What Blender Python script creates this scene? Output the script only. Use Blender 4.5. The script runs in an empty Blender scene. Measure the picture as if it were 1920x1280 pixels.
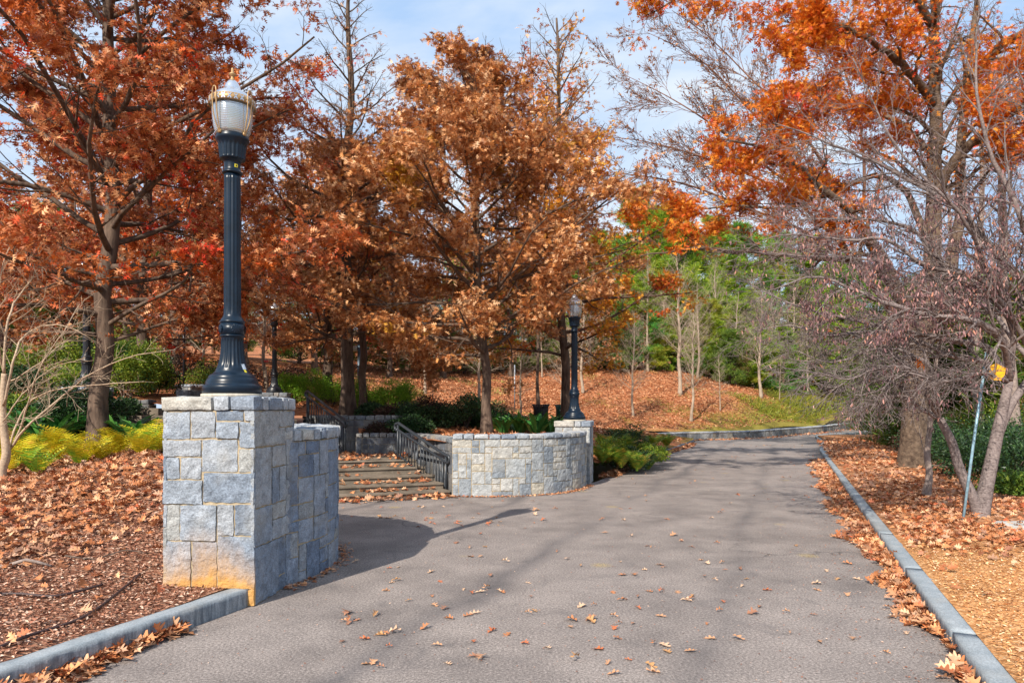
import bpy, math, random
import numpy as np
from mathutils import Vector, noise
from mathutils.geometry import delaunay_2d_cdt
PI = math.pi
random.seed(7)
RG = np.random.default_rng(11)
SC = bpy.context.scene
COL = SC.collection

# ------------------------------------------------------------------ camera, sky, sun, exposure
F, HOR, EYE = 1300.0, 765.0, 1.65
cam = bpy.data.cameras.new('camera'); cam_o = bpy.data.objects.new('camera', cam); COL.objects.link(cam_o)
cam_o.location = (0, 0, EYE); cam_o.rotation_euler = (PI/2, 0, 0)
cam.sensor_width = 36; cam.lens = F/1920*36; cam.shift_y = (HOR-640)/1920; cam.clip_end = 3000
SC.camera = cam_o
SUN_DIR = Vector((0.47, 0.883, 0)).normalized()          # the way shadows fall
SUN_EL = math.radians(38)
toward = Vector((-SUN_DIR.x*math.cos(SUN_EL), -SUN_DIR.y*math.cos(SUN_EL), math.sin(SUN_EL)))
sun = bpy.data.lights.new('sun', 'SUN'); sun.energy = 5.0; sun.angle = math.radians(0.5); sun.color = (1.0, 0.92, 0.80)
sun_o = bpy.data.objects.new('sun', sun); COL.objects.link(sun_o)
sun_o.rotation_euler = toward.to_track_quat('Z', 'Y').to_euler(); sun_o.location = (-10, -20, 30)
W = bpy.data.worlds.new('World'); SC.world = W; W.use_nodes = True
nt = W.node_tree; nt.nodes.clear()
def wn(t): return nt.nodes.new(t)
sky = wn('ShaderNodeTexSky'); sky.sky_type = 'NISHITA'; sky.sun_disc = False
sky.sun_elevation = SUN_EL; sky.sun_rotation = math.atan2(toward.x, toward.y)
sky.air_density = 1.0; sky.dust_density = 0.6; sky.ozone_density = 1.5
tc = wn('ShaderNodeTexCoord'); mp = wn('ShaderNodeMapping'); mp.inputs['Scale'].default_value = (1, 1, 3.0)
nz = wn('ShaderNodeTexNoise'); nz.inputs['Scale'].default_value = 2.3; nz.inputs['Detail'].default_value = 7; nz.inputs['Roughness'].default_value = 0.55
nz.inputs['Distortion'].default_value = 0.4
rp = wn('ShaderNodeValToRGB'); rp.color_ramp.elements[0].position = 0.36; rp.color_ramp.elements[1].position = 0.66
rp.color_ramp.elements[0].color = (0.25, 0.25, 0.25, 1); rp.color_ramp.elements[1].color = (0.95, 0.95, 0.95, 1)
mx = wn('ShaderNodeMix'); mx.data_type = 'RGBA'; cr = wn('ShaderNodeValToRGB'); cr.color_ramp.elements[0].color = (4.4, 6.3, 9.2, 1); cr.color_ramp.elements[1].color = (8.0, 8.8, 9.8, 1); cr.color_ramp.elements[0].position = .37; cr.color_ramp.elements[1].position = .60
mx.inputs[0].default_value = 0.85
bg = wn('ShaderNodeBackground'); bg.inputs['Strength'].default_value = 0.085; ou = wn('ShaderNodeOutputWorld')
L = nt.links.new
L(tc.outputs['Generated'], mp.inputs[0]); L(mp.outputs[0], nz.inputs['Vector']); L(nz.outputs['Fac'], rp.inputs[0])
L(nz.outputs['Fac'], cr.inputs[0]); L(cr.outputs[0], mx.inputs[7]); L(sky.outputs[0], mx.inputs[6]); L(mx.outputs[2], bg.inputs[0]); L(bg.outputs[0], ou.inputs[0])
SC.view_settings.view_transform = 'Standard'; SC.view_settings.look = 'None'
SC.view_settings.exposure = 0.48; SC.view_settings.gamma = 1.0
SC.cycles.max_bounces = 6; SC.cycles.diffuse_bounces = 3; SC.cycles.transmission_bounces = 4; SC.cycles.transparent_max_bounces = 4

def at(px, py, Y): return np.array([(px-960)/F*Y, Y, EYE-(py-HOR)/F*Y])
def on(px, py, z=0.0):
    Y = (EYE-z)*F/(py-HOR); return np.array([(px-960)/F*Y, Y, z])

# ------------------------------------------------------------------ materials
MATS = {}
class NB:
    def __init__(s, name):
        s.m = bpy.data.materials.new(name); s.m.use_nodes = True; s.t = s.m.node_tree; s.t.nodes.clear()
        s.out = s.n('ShaderNodeOutputMaterial')
    def n(s, t, **k):
        x = s.t.nodes.new(t)
        for a, b in k.items(): setattr(x, a, b)
        return x
    def l(s, a, b): s.t.links.new(a, b)
    def ramp(s, fac, stops, interp='LINEAR'):
        r = s.n('ShaderNodeValToRGB'); r.color_ramp.interpolation = interp
        e = r.color_ramp.elements
        while len(e) < len(stops): e.new(0.5)
        for i, (p, c) in enumerate(stops):
            e[i].position = p; e[i].color = (c[0], c[1], c[2], 1) if not isinstance(c, float) else (c, c, c, 1)
        if fac is not None: s.l(fac, r.inputs[0])
        return r.outputs[0]
    def noise(s, scale, detail=4, rough=0.55, coord=None, dist=0.0):
        x = s.n('ShaderNodeTexNoise'); x.inputs['Scale'].default_value = scale; x.inputs['Detail'].default_value = detail
        x.inputs['Roughness'].default_value = rough; x.inputs['Distortion'].default_value = dist
        if coord is not None: s.l(coord, x.inputs['Vector'])
        return x.outputs['Fac']
    def pos(s): return s.n('ShaderNodeNewGeometry').outputs['Position']
    def obj(s): return s.n('ShaderNodeTexCoord').outputs['Object']
    def map(s, c, scale):
        m = s.n('ShaderNodeMapping'); m.inputs['Scale'].default_value = scale; s.l(c, m.inputs[0]); return m.outputs[0]
    def mix(s, f, a, b, blend='MIX'):
        x = s.n('ShaderNodeMix', data_type='RGBA', blend_type=blend)
        for sock, v in ((x.inputs[0], f), (x.inputs[6], a), (x.inputs[7], b)):
            if isinstance(v, (int, float)): sock.default_value = v
            elif isinstance(v, tuple): sock.default_value = (v[0], v[1], v[2], 1)
            else: s.l(v, sock)
        return x.outputs[2]
    def math(s, op, a, b=0.0):
        x = s.n('ShaderNodeMath', operation=op)
        for sock, v in ((x.inputs[0], a), (x.inputs[1], b)):
            if isinstance(v, (int, float)): sock.default_value = v
            else: s.l(v, sock)
        return x.outputs[0]
    def bump(s, h, strength=0.5, dist=0.01, nrm=None):
        b = s.n('ShaderNodeBump'); b.inputs['Strength'].default_value = strength; b.inputs['Distance'].default_value = dist
        s.l(h, b.inputs['Height'])
        if nrm is not None: s.l(nrm, b.inputs['Normal'])
        return b.outputs[0]
    def bsdf(s, col, rough=0.8, metal=0.0, nrm=None, spec=0.4, **k):
        b = s.n('ShaderNodeBsdfPrincipled')
        if isinstance(col, tuple): b.inputs['Base Color'].default_value = (*col, 1)
        else: s.l(col, b.inputs['Base Color'])
        if isinstance(rough, float): b.inputs['Roughness'].default_value = rough
        else: s.l(rough, b.inputs['Roughness'])
        b.inputs['Metallic'].default_value = metal; b.inputs['Specular IOR Level'].default_value = spec
        for a, v in k.items(): b.inputs[a].default_value = v
        if nrm is not None: s.l(nrm, b.inputs['Normal'])
        return b.outputs[0]
    def done(s, sh): s.l(sh, s.out.inputs[0]); MATS[s.m.name] = s.m; return s.m

def leafmat(name, stops, patches=(), trans=0.3, rough=0.55, clump=0.35):
    b = NB(name); g = b.n('ShaderNodeNewGeometry'); r = g.outputs['Random Per Island']; p = g.outputs['Position']
    c = b.ramp(r, stops)
    for (colr, scale, lo, hi) in patches:
        f = b.ramp(b.noise(scale, 2, 0.5, p), [(lo, 0.0), (hi, 1.0)])
        r2 = b.math('FRACT', b.math('MULTIPLY', r, 37.7))
        f = b.math('MULTIPLY', f, b.math('GREATER_THAN', r2, 0.25))
        c = b.mix(f, c, colr)
    r3 = b.math('FRACT', b.math('MULTIPLY', r, 91.3))
    c = b.mix(1.0, c, b.ramp(r3, [(0, 1.0-clump), (1, 1.0+clump*0.6)]), 'MULTIPLY')
    d = b.bsdf(c, rough, spec=0.35)
    if trans <= 0: return b.done(d)
    t = b.n('ShaderNodeBsdfTranslucent'); b.l(c, t.inputs[0])
    m = b.n('ShaderNodeMixShader'); m.inputs[0].default_value = trans
    b.l(d, m.inputs[1]); b.l(t.outputs[0], m.inputs[2]); return b.done(m.outputs[0])

def barkmat(name, c0, c1, scale=6, streak=(1, 1, .18), bump=0.6, bscale=1.0):
    b = NB(name); p = b.map(b.pos(), streak)
    n1 = b.noise(scale*3, 6, 0.65, p); n2 = b.noise(scale*.5, 3, 0.5, b.pos())
    c = b.mix(b.ramp(n1, [(.35, 0.0), (.65, 1.0)]), c0, c1)
    c = b.mix(b.ramp(n2, [(.4, 0.0), (.7, .35)]), c, tuple(min(1, x*1.5) for x in c1))
    return b.done(b.bsdf(c, 0.9, nrm=b.bump(n1, bump, 0.03*bscale), spec=0.15))

def stonemat(name, tint=(1, 1, 1), stain=False, grime=0.0):
    b = NB(name); g = b.n('ShaderNodeNewGeometry'); r = g.outputs['Random Per Island']; p = g.outputs['Position']
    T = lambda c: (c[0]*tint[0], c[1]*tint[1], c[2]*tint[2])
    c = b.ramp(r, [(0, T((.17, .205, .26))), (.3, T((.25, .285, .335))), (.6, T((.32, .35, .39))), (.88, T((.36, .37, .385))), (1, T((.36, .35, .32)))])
    n1 = b.noise(9, 6, .65, p); n2 = b.noise(70, 4, .7, p); n3 = b.noise(2.6, 3, .5, p)
    c = b.mix(1.0, c, b.ramp(n1, [(.3, .66), (.7, 1.28)]), 'MULTIPLY')
    c = b.mix(1.0, c, b.ramp(n2, [(.3, .6), (.7, 1.35)]), 'MULTIPLY')
    c = b.mix(b.ramp(n3, [(.5, 0.0), (.75, .3)]), c, (.44, .39, .30))
    if grime: c = b.mix(b.ramp(b.noise(3.5, 5, .6, b.map(p, (1, 1, .3))), [(.42, 0.0), (.62, grime)]), c, (.06, .06, .065))
    if stain:
        sep = b.n('ShaderNodeSeparateXYZ'); b.l(p, sep.inputs[0])
        h = b.math('ADD', sep.outputs[2], b.math('MULTIPLY', b.noise(6, 4, .6, b.map(p, (1, 1, .4))), -0.42))
        # rust runs up from the soil line in the middle of the face
        off = b.math('ABSOLUTE', b.math('ADD', sep.outputs[0], 2.55))
        h = b.math('ADD', h, b.math('MULTIPLY', off, .38))
        dt = b.n('ShaderNodeVectorMath', operation='DOT_PRODUCT'); b.l(p, dt.inputs[0]); dt.inputs[1].default_value = (-.1045, -.9945, 0)
        fm = b.ramp(b.math('SUBTRACT', dt.outputs['Value'], -5.914+.372), [(0.0, 0.0), (.012, 1.0)])
        c = b.mix(b.math('MULTIPLY', fm, b.ramp(b.math('ADD', h, -.04), [(.0, .85), (.08, .5), (.2, .26), (.42, 0.0)])), c, (.60, .30, .06))
    return b.done(b.bsdf(c, .85, nrm=b.bump(n2, .8, .008, b.bump(b.noise(22, 5, .65, p), .9, .02)), spec=.2))

def simple(name, col, rough=.6, metal=0.0, nscale=0, amt=.2, bump=0.0, spec=.4, **k):
    b = NB(name); c = col; nrm = None
    if nscale:
        n = b.noise(nscale, 5, .6, b.obj())
        c = b.mix(1.0, col, b.ramp(n, [(.3, 1-amt), (.7, 1+amt)]), 'MULTIPLY')
        if bump: nrm = b.bump(n, bump, .01)
    return b.done(b.bsdf(c, rough, metal, nrm, spec, **k))

def m_asphalt():
    b = NB('asphalt'); p = b.pos()
    n0 = b.noise(.22, 3, .5, p); n1 = b.noise(1.3, 5, .6, p); n2 = b.noise(55, 3, .8, p); n3 = b.noise(170, 2, .7, p)
    c = b.ramp(n1, [(.25, (.130, .112, .106)), (.75, (.300, .258, .236))])
    c = b.mix(b.ramp(n0, [(.4, 0.0), (.65, .5)]), c, (.275, .238, .222))
    c = b.mix(1.0, c, b.ramp(n2, [(.3, .45), (.5, 1.0), (.72, 1.9)]), 'MULTIPLY')
    c = b.mix(1.0, c, b.ramp(n3, [(.25, .6), (.75, 1.4)]), 'MULTIPLY')
    ck = b.n('ShaderNodeTexVoronoi', feature='DISTANCE_TO_EDGE'); ck.inputs['Scale'].default_value = .33; dn = b.n('ShaderNodeVectorMath', operation='ADD'); nn = b.n('ShaderNodeTexNoise'); nn.inputs['Scale'].default_value = 1.8; nn.inputs['Detail'].default_value = 6; b.l(p, nn.inputs[0]); b.l(p, dn.inputs[0]); b.l(nn.outputs['Color'], dn.inputs[1]); b.l(dn.outputs[0], ck.inputs['Vector'])
    c = b.mix(b.math('MULTIPLY', b.ramp(ck.outputs['Distance'], [(.0, .75), (.006, 0.0)]), b.ramp(b.noise(.4, 2, .5, p), [(.5, 0.0), (.6, 1.0)])), c, (.05, .047, .047))
    # faint darker tyre tracks and seams along the road direction
    s = b.n('ShaderNodeSeparateXYZ'); m = b.n('ShaderNodeMapping'); m.inputs['Rotation'].default_value = (0, 0, math.radians(21.7)); b.l(p, m.inputs[0]); b.l(m.outputs[0], s.inputs[0])
    w = b.math('ADD', s.outputs[0], b.math('MULTIPLY', b.noise(.35, 2, .5, p), 1.1))
    tr = b.math('ABSOLUTE', b.math('SINE', b.math('MULTIPLY', w, 1.55)))
    tr = b.math('MULTIPLY', b.ramp(tr, [(0.0, 1.0), (.35, 0.0)]), b.ramp(b.noise(.5, 4, .6, b.map(m.outputs[0], (1, .25, 1))), [(.35, 0.0), (.6, .7)]))
    c = b.mix(tr, c, (.085, .080, .086))
    sp = b.n('ShaderNodeTexVoronoi'); sp.inputs['Scale'].default_value = 3.3; b.l(p, sp.inputs['Vector'])
    c = b.mix(b.ramp(sp.outputs['Distance'], [(.035, .55), (.06, 0.0)]), c, (.07, .065, .065))
    st = b.ramp(b.noise(2.1, 5, .65, b.map(p, (1, 1.0, 1)), 1.0), [(.55, 0.0), (.75, .55)])
    c = b.mix(st, c, (.10, .092, .095))
    ye = b.n('ShaderNodeTexVoronoi'); ye.inputs['Scale'].default_value = .8; b.l(p, ye.inputs['Vector'])
    c = b.mix(b.math('MULTIPLY', b.ramp(ye.outputs['Distance'], [(.05, .8), (.11, 0.0)]), b.ramp(n2, [(.45, 0.0), (.6, 1.0)])), c, (.45, .33, .10))
    return b.done(b.bsdf(c, .92, nrm=b.bump(n3, .5, .004, b.bump(n2, .6, .008)), spec=.12))

def m_soil(name, c0, c1, c2, scale=14):
    b = NB(name); p = b.pos()
    v = b.n('ShaderNodeTexVoronoi'); v.inputs['Scale'].default_value = scale; v.inputs['Randomness'].default_value = 1; b.l(b.map(p, (1, 1.7, 1)), v.inputs['Vector'])
    sep = b.n('ShaderNodeSeparateColor'); b.l(v.outputs['Color'], sep.inputs[0])
    n = b.noise(.7, 4, .6, p); n2 = b.noise(35, 4, .7, p)
    c = b.ramp(sep.outputs[0], [(0, c0), (.5, c1), (1, c2)])
    c = b.mix(1.0, c, b.ramp(n, [(.3, .65), (.7, 1.2)]), 'MULTIPLY')
    c = b.mix(1.0, c, b.ramp(n2, [(.3, .6), (.7, 1.3)]), 'MULTIPLY')
    return b.done(b.bsdf(c, .95, nrm=b.bump(v.outputs['Distance'], .9, .04, b.bump(n2, .6, .02)), spec=.1))

BR = {  # leaf colour sets, albedo
 'copper': [(0, (.22, .065, .022)), (.25, (.48, .17, .05)), (.6, (.68, .32, .12)), (.85, (.84, .53, .30)), (1, (.70, .24, .03))],
 'rust':   [(0, (.20, .045, .018)), (.3, (.44, .12, .035)), (.6, (.62, .23, .075)), (.85, (.82, .47, .25)), (1, (.74, .07, .015))],
 'brown':  [(0, (.28, .10, .045)), (.4, (.46, .19, .08)), (.8, (.60, .31, .15)), (1, (.56, .32, .16))],
 'orange': [(0, (.40, .07, .01)), (.3, (.66, .15, .01)), (.6, (.80, .25, .02)), (.85, (.84, .38, .05)), (1, (.72, .07, .02))],
 'gold':   [(0, (.52, .15, .01)), (.5, (.72, .28, .02)), (1, (.74, .44, .05))],
 'litter': [(0, (.24, .075, .03)), (.25, (.46, .165, .06)), (.5, (.60, .26, .11)), (.75, (.70, .41, .24)), (.92, (.36, .19, .12)), (1, (.62, .14, .05))],
}
RED = (.66, .04, .015)
leafmat('leaf_rust', BR['rust'], [(RED, .9, .58, .66), ((.64, .15, .02), .6, .55, .66)], .28)
leafmat('leaf_copper', BR['copper'], [((.60, .30, .03), .8, .62, .70)], .25)
leafmat('leaf_copper_red', BR['copper'], [(RED, .7, .60, .68)], .25)
leafmat('leaf_gold', BR['gold'], [((.60, .10, .02), .6, .55, .65)], .3)
leafmat('leaf_redtop', [(0, (.42, .06, .03)), (.5, (.60, .16, .06)), (1, (.60, .28, .12))], [], .3)
leafmat('leaf_orange', BR['orange'], [(RED, .8, .62, .70), ((.72, .40, .05), 1.3, .64, .72)], .35)
leafmat('leaf_brown', BR['brown'], [], .2)
leafmat('litter_leaf', BR['litter'], [((.30, .17, .12), .8, .55, .72)], 0, .6)
leafmat('litter_far', [(0, (.26, .08, .03)), (.4, (.46, .165, .065)), (.8, (.60, .28, .13)), (1, (.72, .44, .26))], [((.22, .10, .05), .35, .50, .62), ((.28, .25, .06), .5, .58, .66)], 0, .6)  # brown patches stand in for tree shadows on the hill, olive for grass
leafmat('chip', [(0, (.34, .14, .055)), (.4, (.56, .265, .10)), (.8, (.70, .40, .18)), (1, (.80, .62, .42))], [], 0, .7)
leafmat('mulch_chip', [(0, (.16, .06, .035)), (.45, (.36, .15, .085)), (.75, (.54, .30, .20)), (1, (.72, .54, .42))], [], 0, .75)
leafmat('pod', [(0, (.10, .05, .06)), (.5, (.23, .12, .125)), (.85, (.46, .26, .24)), (1, (.58, .25, .16))], [], .2)
leafmat('hedge_leaf', [(0, (.12, .28, .015)), (.5, (.22, .44, .025)), (1, (.36, .55, .05))], [((.30, .26, .03), 1.5, .62, .72)], .3)
leafmat('dark_leaf', [(0, (.012, .035, .014)), (.6, (.03, .075, .022)), (1, (.06, .12, .03))], [], .15, .4)
leafmat('maroon_leaf', [(0, (.035, .016, .012)), (.7, (.075, .03, .02)), (1, (.06, .06, .02))], [], .15)
leafmat('bush_leaf', [(0, (.07, .14, .015)), (.5, (.18, .28, .025)), (1, (.38, .40, .04))], [((.03, .12, .03), 1.0, .54, .64)], .3)
leafmat('fern_yellow', [(0, (.36, .38, .02)), (.4, (.66, .58, .02)), (.8, (.80, .64, .03)), (1, (.72, .42, .04))], [((.24, .42, .03), 1.6, .54, .62)], .35, clump=.2)
leafmat('fern_green', [(0, (.07, .18, .02)), (.5, (.16, .28, .025)), (.85, (.34, .36, .03)), (1, (.50, .30, .04))], [((.40, .22, .03), 1.4, .54, .66)], .3, clump=.25)
leafmat('strap_leaf', [(0, (.02, .11, .025)), (.5, (.05, .20, .04)), (1, (.12, .30, .05))], [], .2, .35)
leafmat('pine_leaf', [(0, (.12, .24, .02)), (.5, (.26, .42, .03)), (.85, (.42, .50, .04)), (1, (.55, .50, .06))], [((.07, .30, .05), .25, .54, .64), ((.45, .40, .05), .3, .55, .70)], .4)
leafmat('cedar_leaf', [(0, (.05, .11, .015)), (.6, (.12, .21, .025)), (1, (.26, .32, .04))], [((.20, .12, .04), .3, .56, .64)], .25)
leafmat('grass_blade', [(0, (.12, .16, .02)), (.5, (.26, .30, .03)), (1, (.45, .36, .06))], [], .25)
barkmat('bark_oak', (.045, .03, .024), (.15, .105, .078), 5)
barkmat('bark_big', (.05, .034, .026), (.17, .12, .085), 3, (1, 1, 1), .8, 2.0)  # bark colour darkened to put shade on the big oak's trunk and limbs
barkmat('bark_pale', (.20, .15, .11), (.42, .33, .25), 7)
barkmat('bark_grey', (.15, .115, .10), (.34, .27, .235), 12, (1, 1, .5), .3)
barkmat('bark_redbud', (.085, .065, .063), (.255, .21, .20), 9, (1, 1, 1.6), .3)
barkmat('bark_twig', (.28, .20, .14), (.50, .38, .27), 12, (1, 1, 1), .2)
barkmat('bark_dark', (.05, .038, .032), (.14, .105, .085), 6)
barkmat('bark_reddish', (.085, .042, .03), (.23, .12, .08), 8, (1, 1, .5), .2)
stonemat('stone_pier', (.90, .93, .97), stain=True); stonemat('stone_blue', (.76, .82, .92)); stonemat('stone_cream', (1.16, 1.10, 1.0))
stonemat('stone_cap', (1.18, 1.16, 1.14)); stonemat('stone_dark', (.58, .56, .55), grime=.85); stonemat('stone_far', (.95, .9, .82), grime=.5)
b_ = NB('mortar'); n_ = b_.noise(30, 4, .7, b_.pos()); b_.done(b_.bsdf(b_.ramp(n_, [(.3, (.30, .235, .15)), (.7, (.47, .38, .26))]), .95, nrm=b_.bump(n_, .6, .01), spec=.1))
simple('mortar_dark', (.30, .265, .21), .95, nscale=8, amt=.4)
b_ = NB('granite_kerb'); p_ = b_.pos(); n1_ = b_.noise(5, 5, .6, p_); n2_ = b_.noise(90, 3, .7, p_)
c_ = b_.mix(1.0, b_.ramp(n1_, [(.3, (.20, .235, .265)), (.7, (.33, .355, .375))]), b_.ramp(n2_, [(.3, .7), (.7, 1.3)]), 'MULTIPLY')
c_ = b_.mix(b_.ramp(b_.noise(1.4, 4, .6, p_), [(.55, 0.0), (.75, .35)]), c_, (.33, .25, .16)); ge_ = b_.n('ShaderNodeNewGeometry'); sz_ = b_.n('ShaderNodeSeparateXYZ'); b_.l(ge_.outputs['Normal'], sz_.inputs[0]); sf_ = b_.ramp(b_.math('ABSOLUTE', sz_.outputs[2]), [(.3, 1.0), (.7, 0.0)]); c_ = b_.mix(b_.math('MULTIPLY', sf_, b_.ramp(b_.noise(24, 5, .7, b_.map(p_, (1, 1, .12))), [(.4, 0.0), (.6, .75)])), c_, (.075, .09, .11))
b_.done(b_.bsdf(c_, .8, nrm=b_.bump(n2_, .4, .005, b_.bump(n1_, .4, .01)), spec=.25))
b_ = NB('step_concrete'); p_ = b_.pos(); n1_ = b_.noise(3, 6, .65, p_); n2_ = b_.noise(60, 3, .7, p_)
b_.done(b_.bsdf(b_.mix(1.0, b_.ramp(n1_, [(.3, (.11, .09, .07)), (.7, (.25, .205, .16))]), b_.ramp(n2_, [(.3, .75), (.7, 1.2)]), 'MULTIPLY'), .9, nrm=b_.bump(n2_, .4, .005), spec=.15))
simple('lamp_paint', (.004, .012, .025), .33, .0, 9, .4, .08, spec=.32)
simple('lamp_paint_dark', (.012, .014, .02), .35, .0, 25, .15, .05, spec=.5)
simple('brass', (.42, .27, .13), .45, .35, 40, .3)
simple('silver', (.66, .70, .76), .22, .85, 6, .08)
simple('plinth', (.44, .40, .33), .9, nscale=30, amt=.25, bump=.4)
simple('rail_paint', (.030, .036, .044), .4, .1, 30, .2, spec=.5)
simple('white_paint', (.75, .75, .73), .5); simple('yellow_label', (.72, .62, .03), .5); simple('label_paper', (.50, .58, .68), .5)
simple('black_ink', (.02, .02, .025), .6)
simple('can_black', (.010, .009, .012), .4); simple('can_green', (.008, .065, .035), .35)
simple('pole_blue', (.26, .42, .52), .45, .2, 20, .25); simple('sign_yellow', (.85, .40, .01), .45, nscale=10, amt=.15)
simple('post_slate', (.10, .15, .20), .5); simple('hose', (.055, .03, .028), .55)
simple('wall_grey', (.10, .11, .14), .8, nscale=3, amt=.25); simple('roof_dark', (.06, .055, .055), .8, nscale=5, amt=.3); simple('glass_dark', (.02, .025, .03), .1)
simple('steel_grey', (.35, .37, .40), .4, .5); simple('flat_stone', (.42, .41, .39), .9, nscale=9, amt=.3, bump=.4)
simple('red_tape', (.75, .06, .06), .5)
g_ = NB('globe_glass'); w_ = g_.n('ShaderNodeTexWave', wave_type='BANDS', bands_direction='Z'); w_.inputs['Scale'].default_value = 22; g_.l(g_.obj(), w_.inputs[0])
g_.done(g_.bsdf((.66, .72, .77), .10, .45, g_.bump(w_.outputs['Fac'], .2, .006), .8, **{'Transmission Weight': .6, 'IOR': 1.3}))
m_asphalt()
m_soil('soil_mulch', (.14, .055, .035), (.30, .13, .08), (.48, .28, .19), 26)
m_soil('soil_leaf', (.16, .06, .03), (.30, .13, .065), (.44, .22, .12), 9)
m_soil('soil_chip', (.30, .15, .07), (.46, .25, .11), (.60, .38, .18), 26)
b_ = NB('hill_ground'); p_ = b_.pos(); v_ = b_.n('ShaderNodeTexVoronoi'); v_.inputs['Scale'].default_value = 7; b_.l(p_, v_.inputs['Vector'])
s_ = b_.n('ShaderNodeSeparateColor'); b_.l(v_.outputs['Color'], s_.inputs[0])
c_ = b_.ramp(s_.outputs[0], [(0, (.20, .065, .028)), (.5, (.36, .13, .055)), (1, (.50, .24, .12))])
c_ = b_.mix(1.0, c_, b_.ramp(b_.noise(.35, 5, .6, p_), [(.3, .7), (.7, 1.25)]), 'MULTIPLY')
x_ = b_.n('ShaderNodeSeparateXYZ'); b_.l(p_, x_.inputs[0])
gm_ = b_.math('ADD', b_.math('MULTIPLY', b_.math('SUBTRACT', x_.outputs[0], 12.0), .05), b_.math('MULTIPLY', b_.math('SUBTRACT', 2.2, x_.outputs[2]), .22))
gm_ = b_.math('ADD', gm_, b_.noise(.5, 5, .6, p_))
c_ = b_.mix(b_.ramp(gm_, [(.58, 0.0), (.88, .8)]), c_, (.19, .19, .03))
b_.done(b_.bsdf(c_, .95, nrm=b_.bump(v_.outputs['Distance'], .7, .05), spec=.1))

# ------------------------------------------------------------------ object helpers
def tag(o, label=None, cat=None, group=None, kind=None):
    if label: o['label'] = label
    if cat: o['category'] = cat
    if group: o['group'] = group
    if kind: o['kind'] = kind
    return o
def empty(name, loc, label, cat, group=None, rz=0.0):
    o = bpy.data.objects.new(name, None); COL.objects.link(o); o.location = tuple(float(v) for v in loc); o.rotation_euler = (0, 0, rz)
    o.empty_display_size = .1
    return tag(o, label, cat, group)
def children(o): return [c for c in bpy.data.objects if c.parent is o]
KIDS = {}
def copy_tree(o, loc=None, rz=None, label=None, sc=None, parent=None):
    c = o.copy(); COL.objects.link(c)
    if parent is not None: c.parent = parent; KIDS.setdefault(parent.name, []).append(c)
    if loc is not None: c.location = tuple(float(v) for v in loc)
    if rz is not None: c.rotation_euler = (0, 0, rz)
    if sc is not None: c.scale = (sc, sc, sc) if not isinstance(sc, tuple) else sc
    if label: c['label'] = label
    for k in list(KIDS.get(o.name, [])): copy_tree(k, parent=c)
    return c
class MB:
    """collects verts and faces; build() links them as one mesh object"""
    def __init__(s): s.v = []; s.f = {}; s.n = 0; s.sm = {}
    def add(s, v, f):
        v = np.asarray(v, dtype=np.float32).reshape(-1, 3)
        if isinstance(f, np.ndarray): f = [f]
        else:
            d = {}
            for q in f: d.setdefault(len(q), []).append(q)
            f = [np.array(a) for a in d.values()]
        for a in f: s.f.setdefault(a.shape[1], []).append(a + s.n)
        s.v.append(v); s.n += len(v)
    def build(s, name, mat, parent=None, smooth=True, loc=None, origin=None):
        me = bpy.data.meshes.new(name)
        v = np.concatenate(s.v) if s.v else np.zeros((0, 3), np.float32)
        if origin is not None: v = v - np.asarray(origin, np.float32)
        me.vertices.add(len(v)); me.vertices.foreach_set('co', v.ravel().astype(np.float32))
        loops = []; tot = []
        for k, a in s.f.items():
            a = np.concatenate(a); loops.append(a.ravel()); tot.append(np.full(len(a), k, np.int32))
        loops = np.concatenate(loops).astype(np.int32); tot = np.concatenate(tot)
        me.loops.add(len(loops)); me.loops.foreach_set('vertex_index', loops)
        me.polygons.add(len(tot)); me.polygons.foreach_set('loop_start', np.concatenate([[0], np.cumsum(tot)[:-1]]).astype(np.int32))
        me.polygons.foreach_set('loop_total', tot)
        me.polygons.foreach_set('use_smooth', np.full(len(tot), smooth))
        me.update(calc_edges=True); me.validate()
        me.materials.append(MATS[mat])
        o = bpy.data.objects.new(name, me); COL.objects.link(o)
        if parent is not None: o.parent = parent; KIDS.setdefault(parent.name, []).append(o)
        if loc is not None: o.location = tuple(float(q) for q in loc)
        elif origin is not None and parent is None: o.location = tuple(float(q) for q in origin)
        return o
def block(mb, lo, hi, n, fn=lambda p: p, rough=0.0, fs=6.0, rnd=0.0, seed=0.0, skip_bottom=False):
    """lattice box in (u,w,z); rough displaces, rnd rounds the edges"""
    lo = np.array(lo, float); hi = np.array(hi, float); n = [max(1, int(q)) for q in n]; idx = {}; V = []; Fc = []
    def vid(i, j, k):
        key = (i, j, k)
        if key not in idx:
            t = np.array([i/n[0], j/n[1], k/n[2]]); p = lo + (hi-lo)*t
            if rnd:
                d = np.minimum(p-lo, hi-p); ed = np.sort(d)[1]
                if ed < rnd:
                    k_ = (1-ed/rnd)**2*rnd*.4; c = (lo+hi)/2
                    for a in range(3):
                        if d[a] < 1e-9: p[a] += k_*(1 if p[a] < c[a] else -1)
            if rough:
                q = Vector((p[0]*fs+seed, p[1]*fs+seed*.37, p[2]*fs-seed))
                nv = noise.noise_vector(q)*rough + noise.noise_vector(q*3.1)*rough*.45
                p = p + np.array(nv)
            idx[key] = len(V); V.append(fn(p))
        return idx[key]
    for a, b_, c in ((0, 1, 2), (1, 2, 0), (2, 0, 1)):
        for side in (0, n[c]):
            if skip_bottom and c == 2 and side == 0: continue
            for i in range(n[a]):
                for j in range(n[b_]):
                    q = []
                    for (x, y) in ((i, j), (i+1, j), (i+1, j+1), (i, j+1)):
                        t = [0, 0, 0]; t[a] = x; t[b_] = y; t[c] = side; q.append(vid(*t))
                    Fc.append(q if side else q[::-1])
    mb.add(V, Fc)
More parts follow.
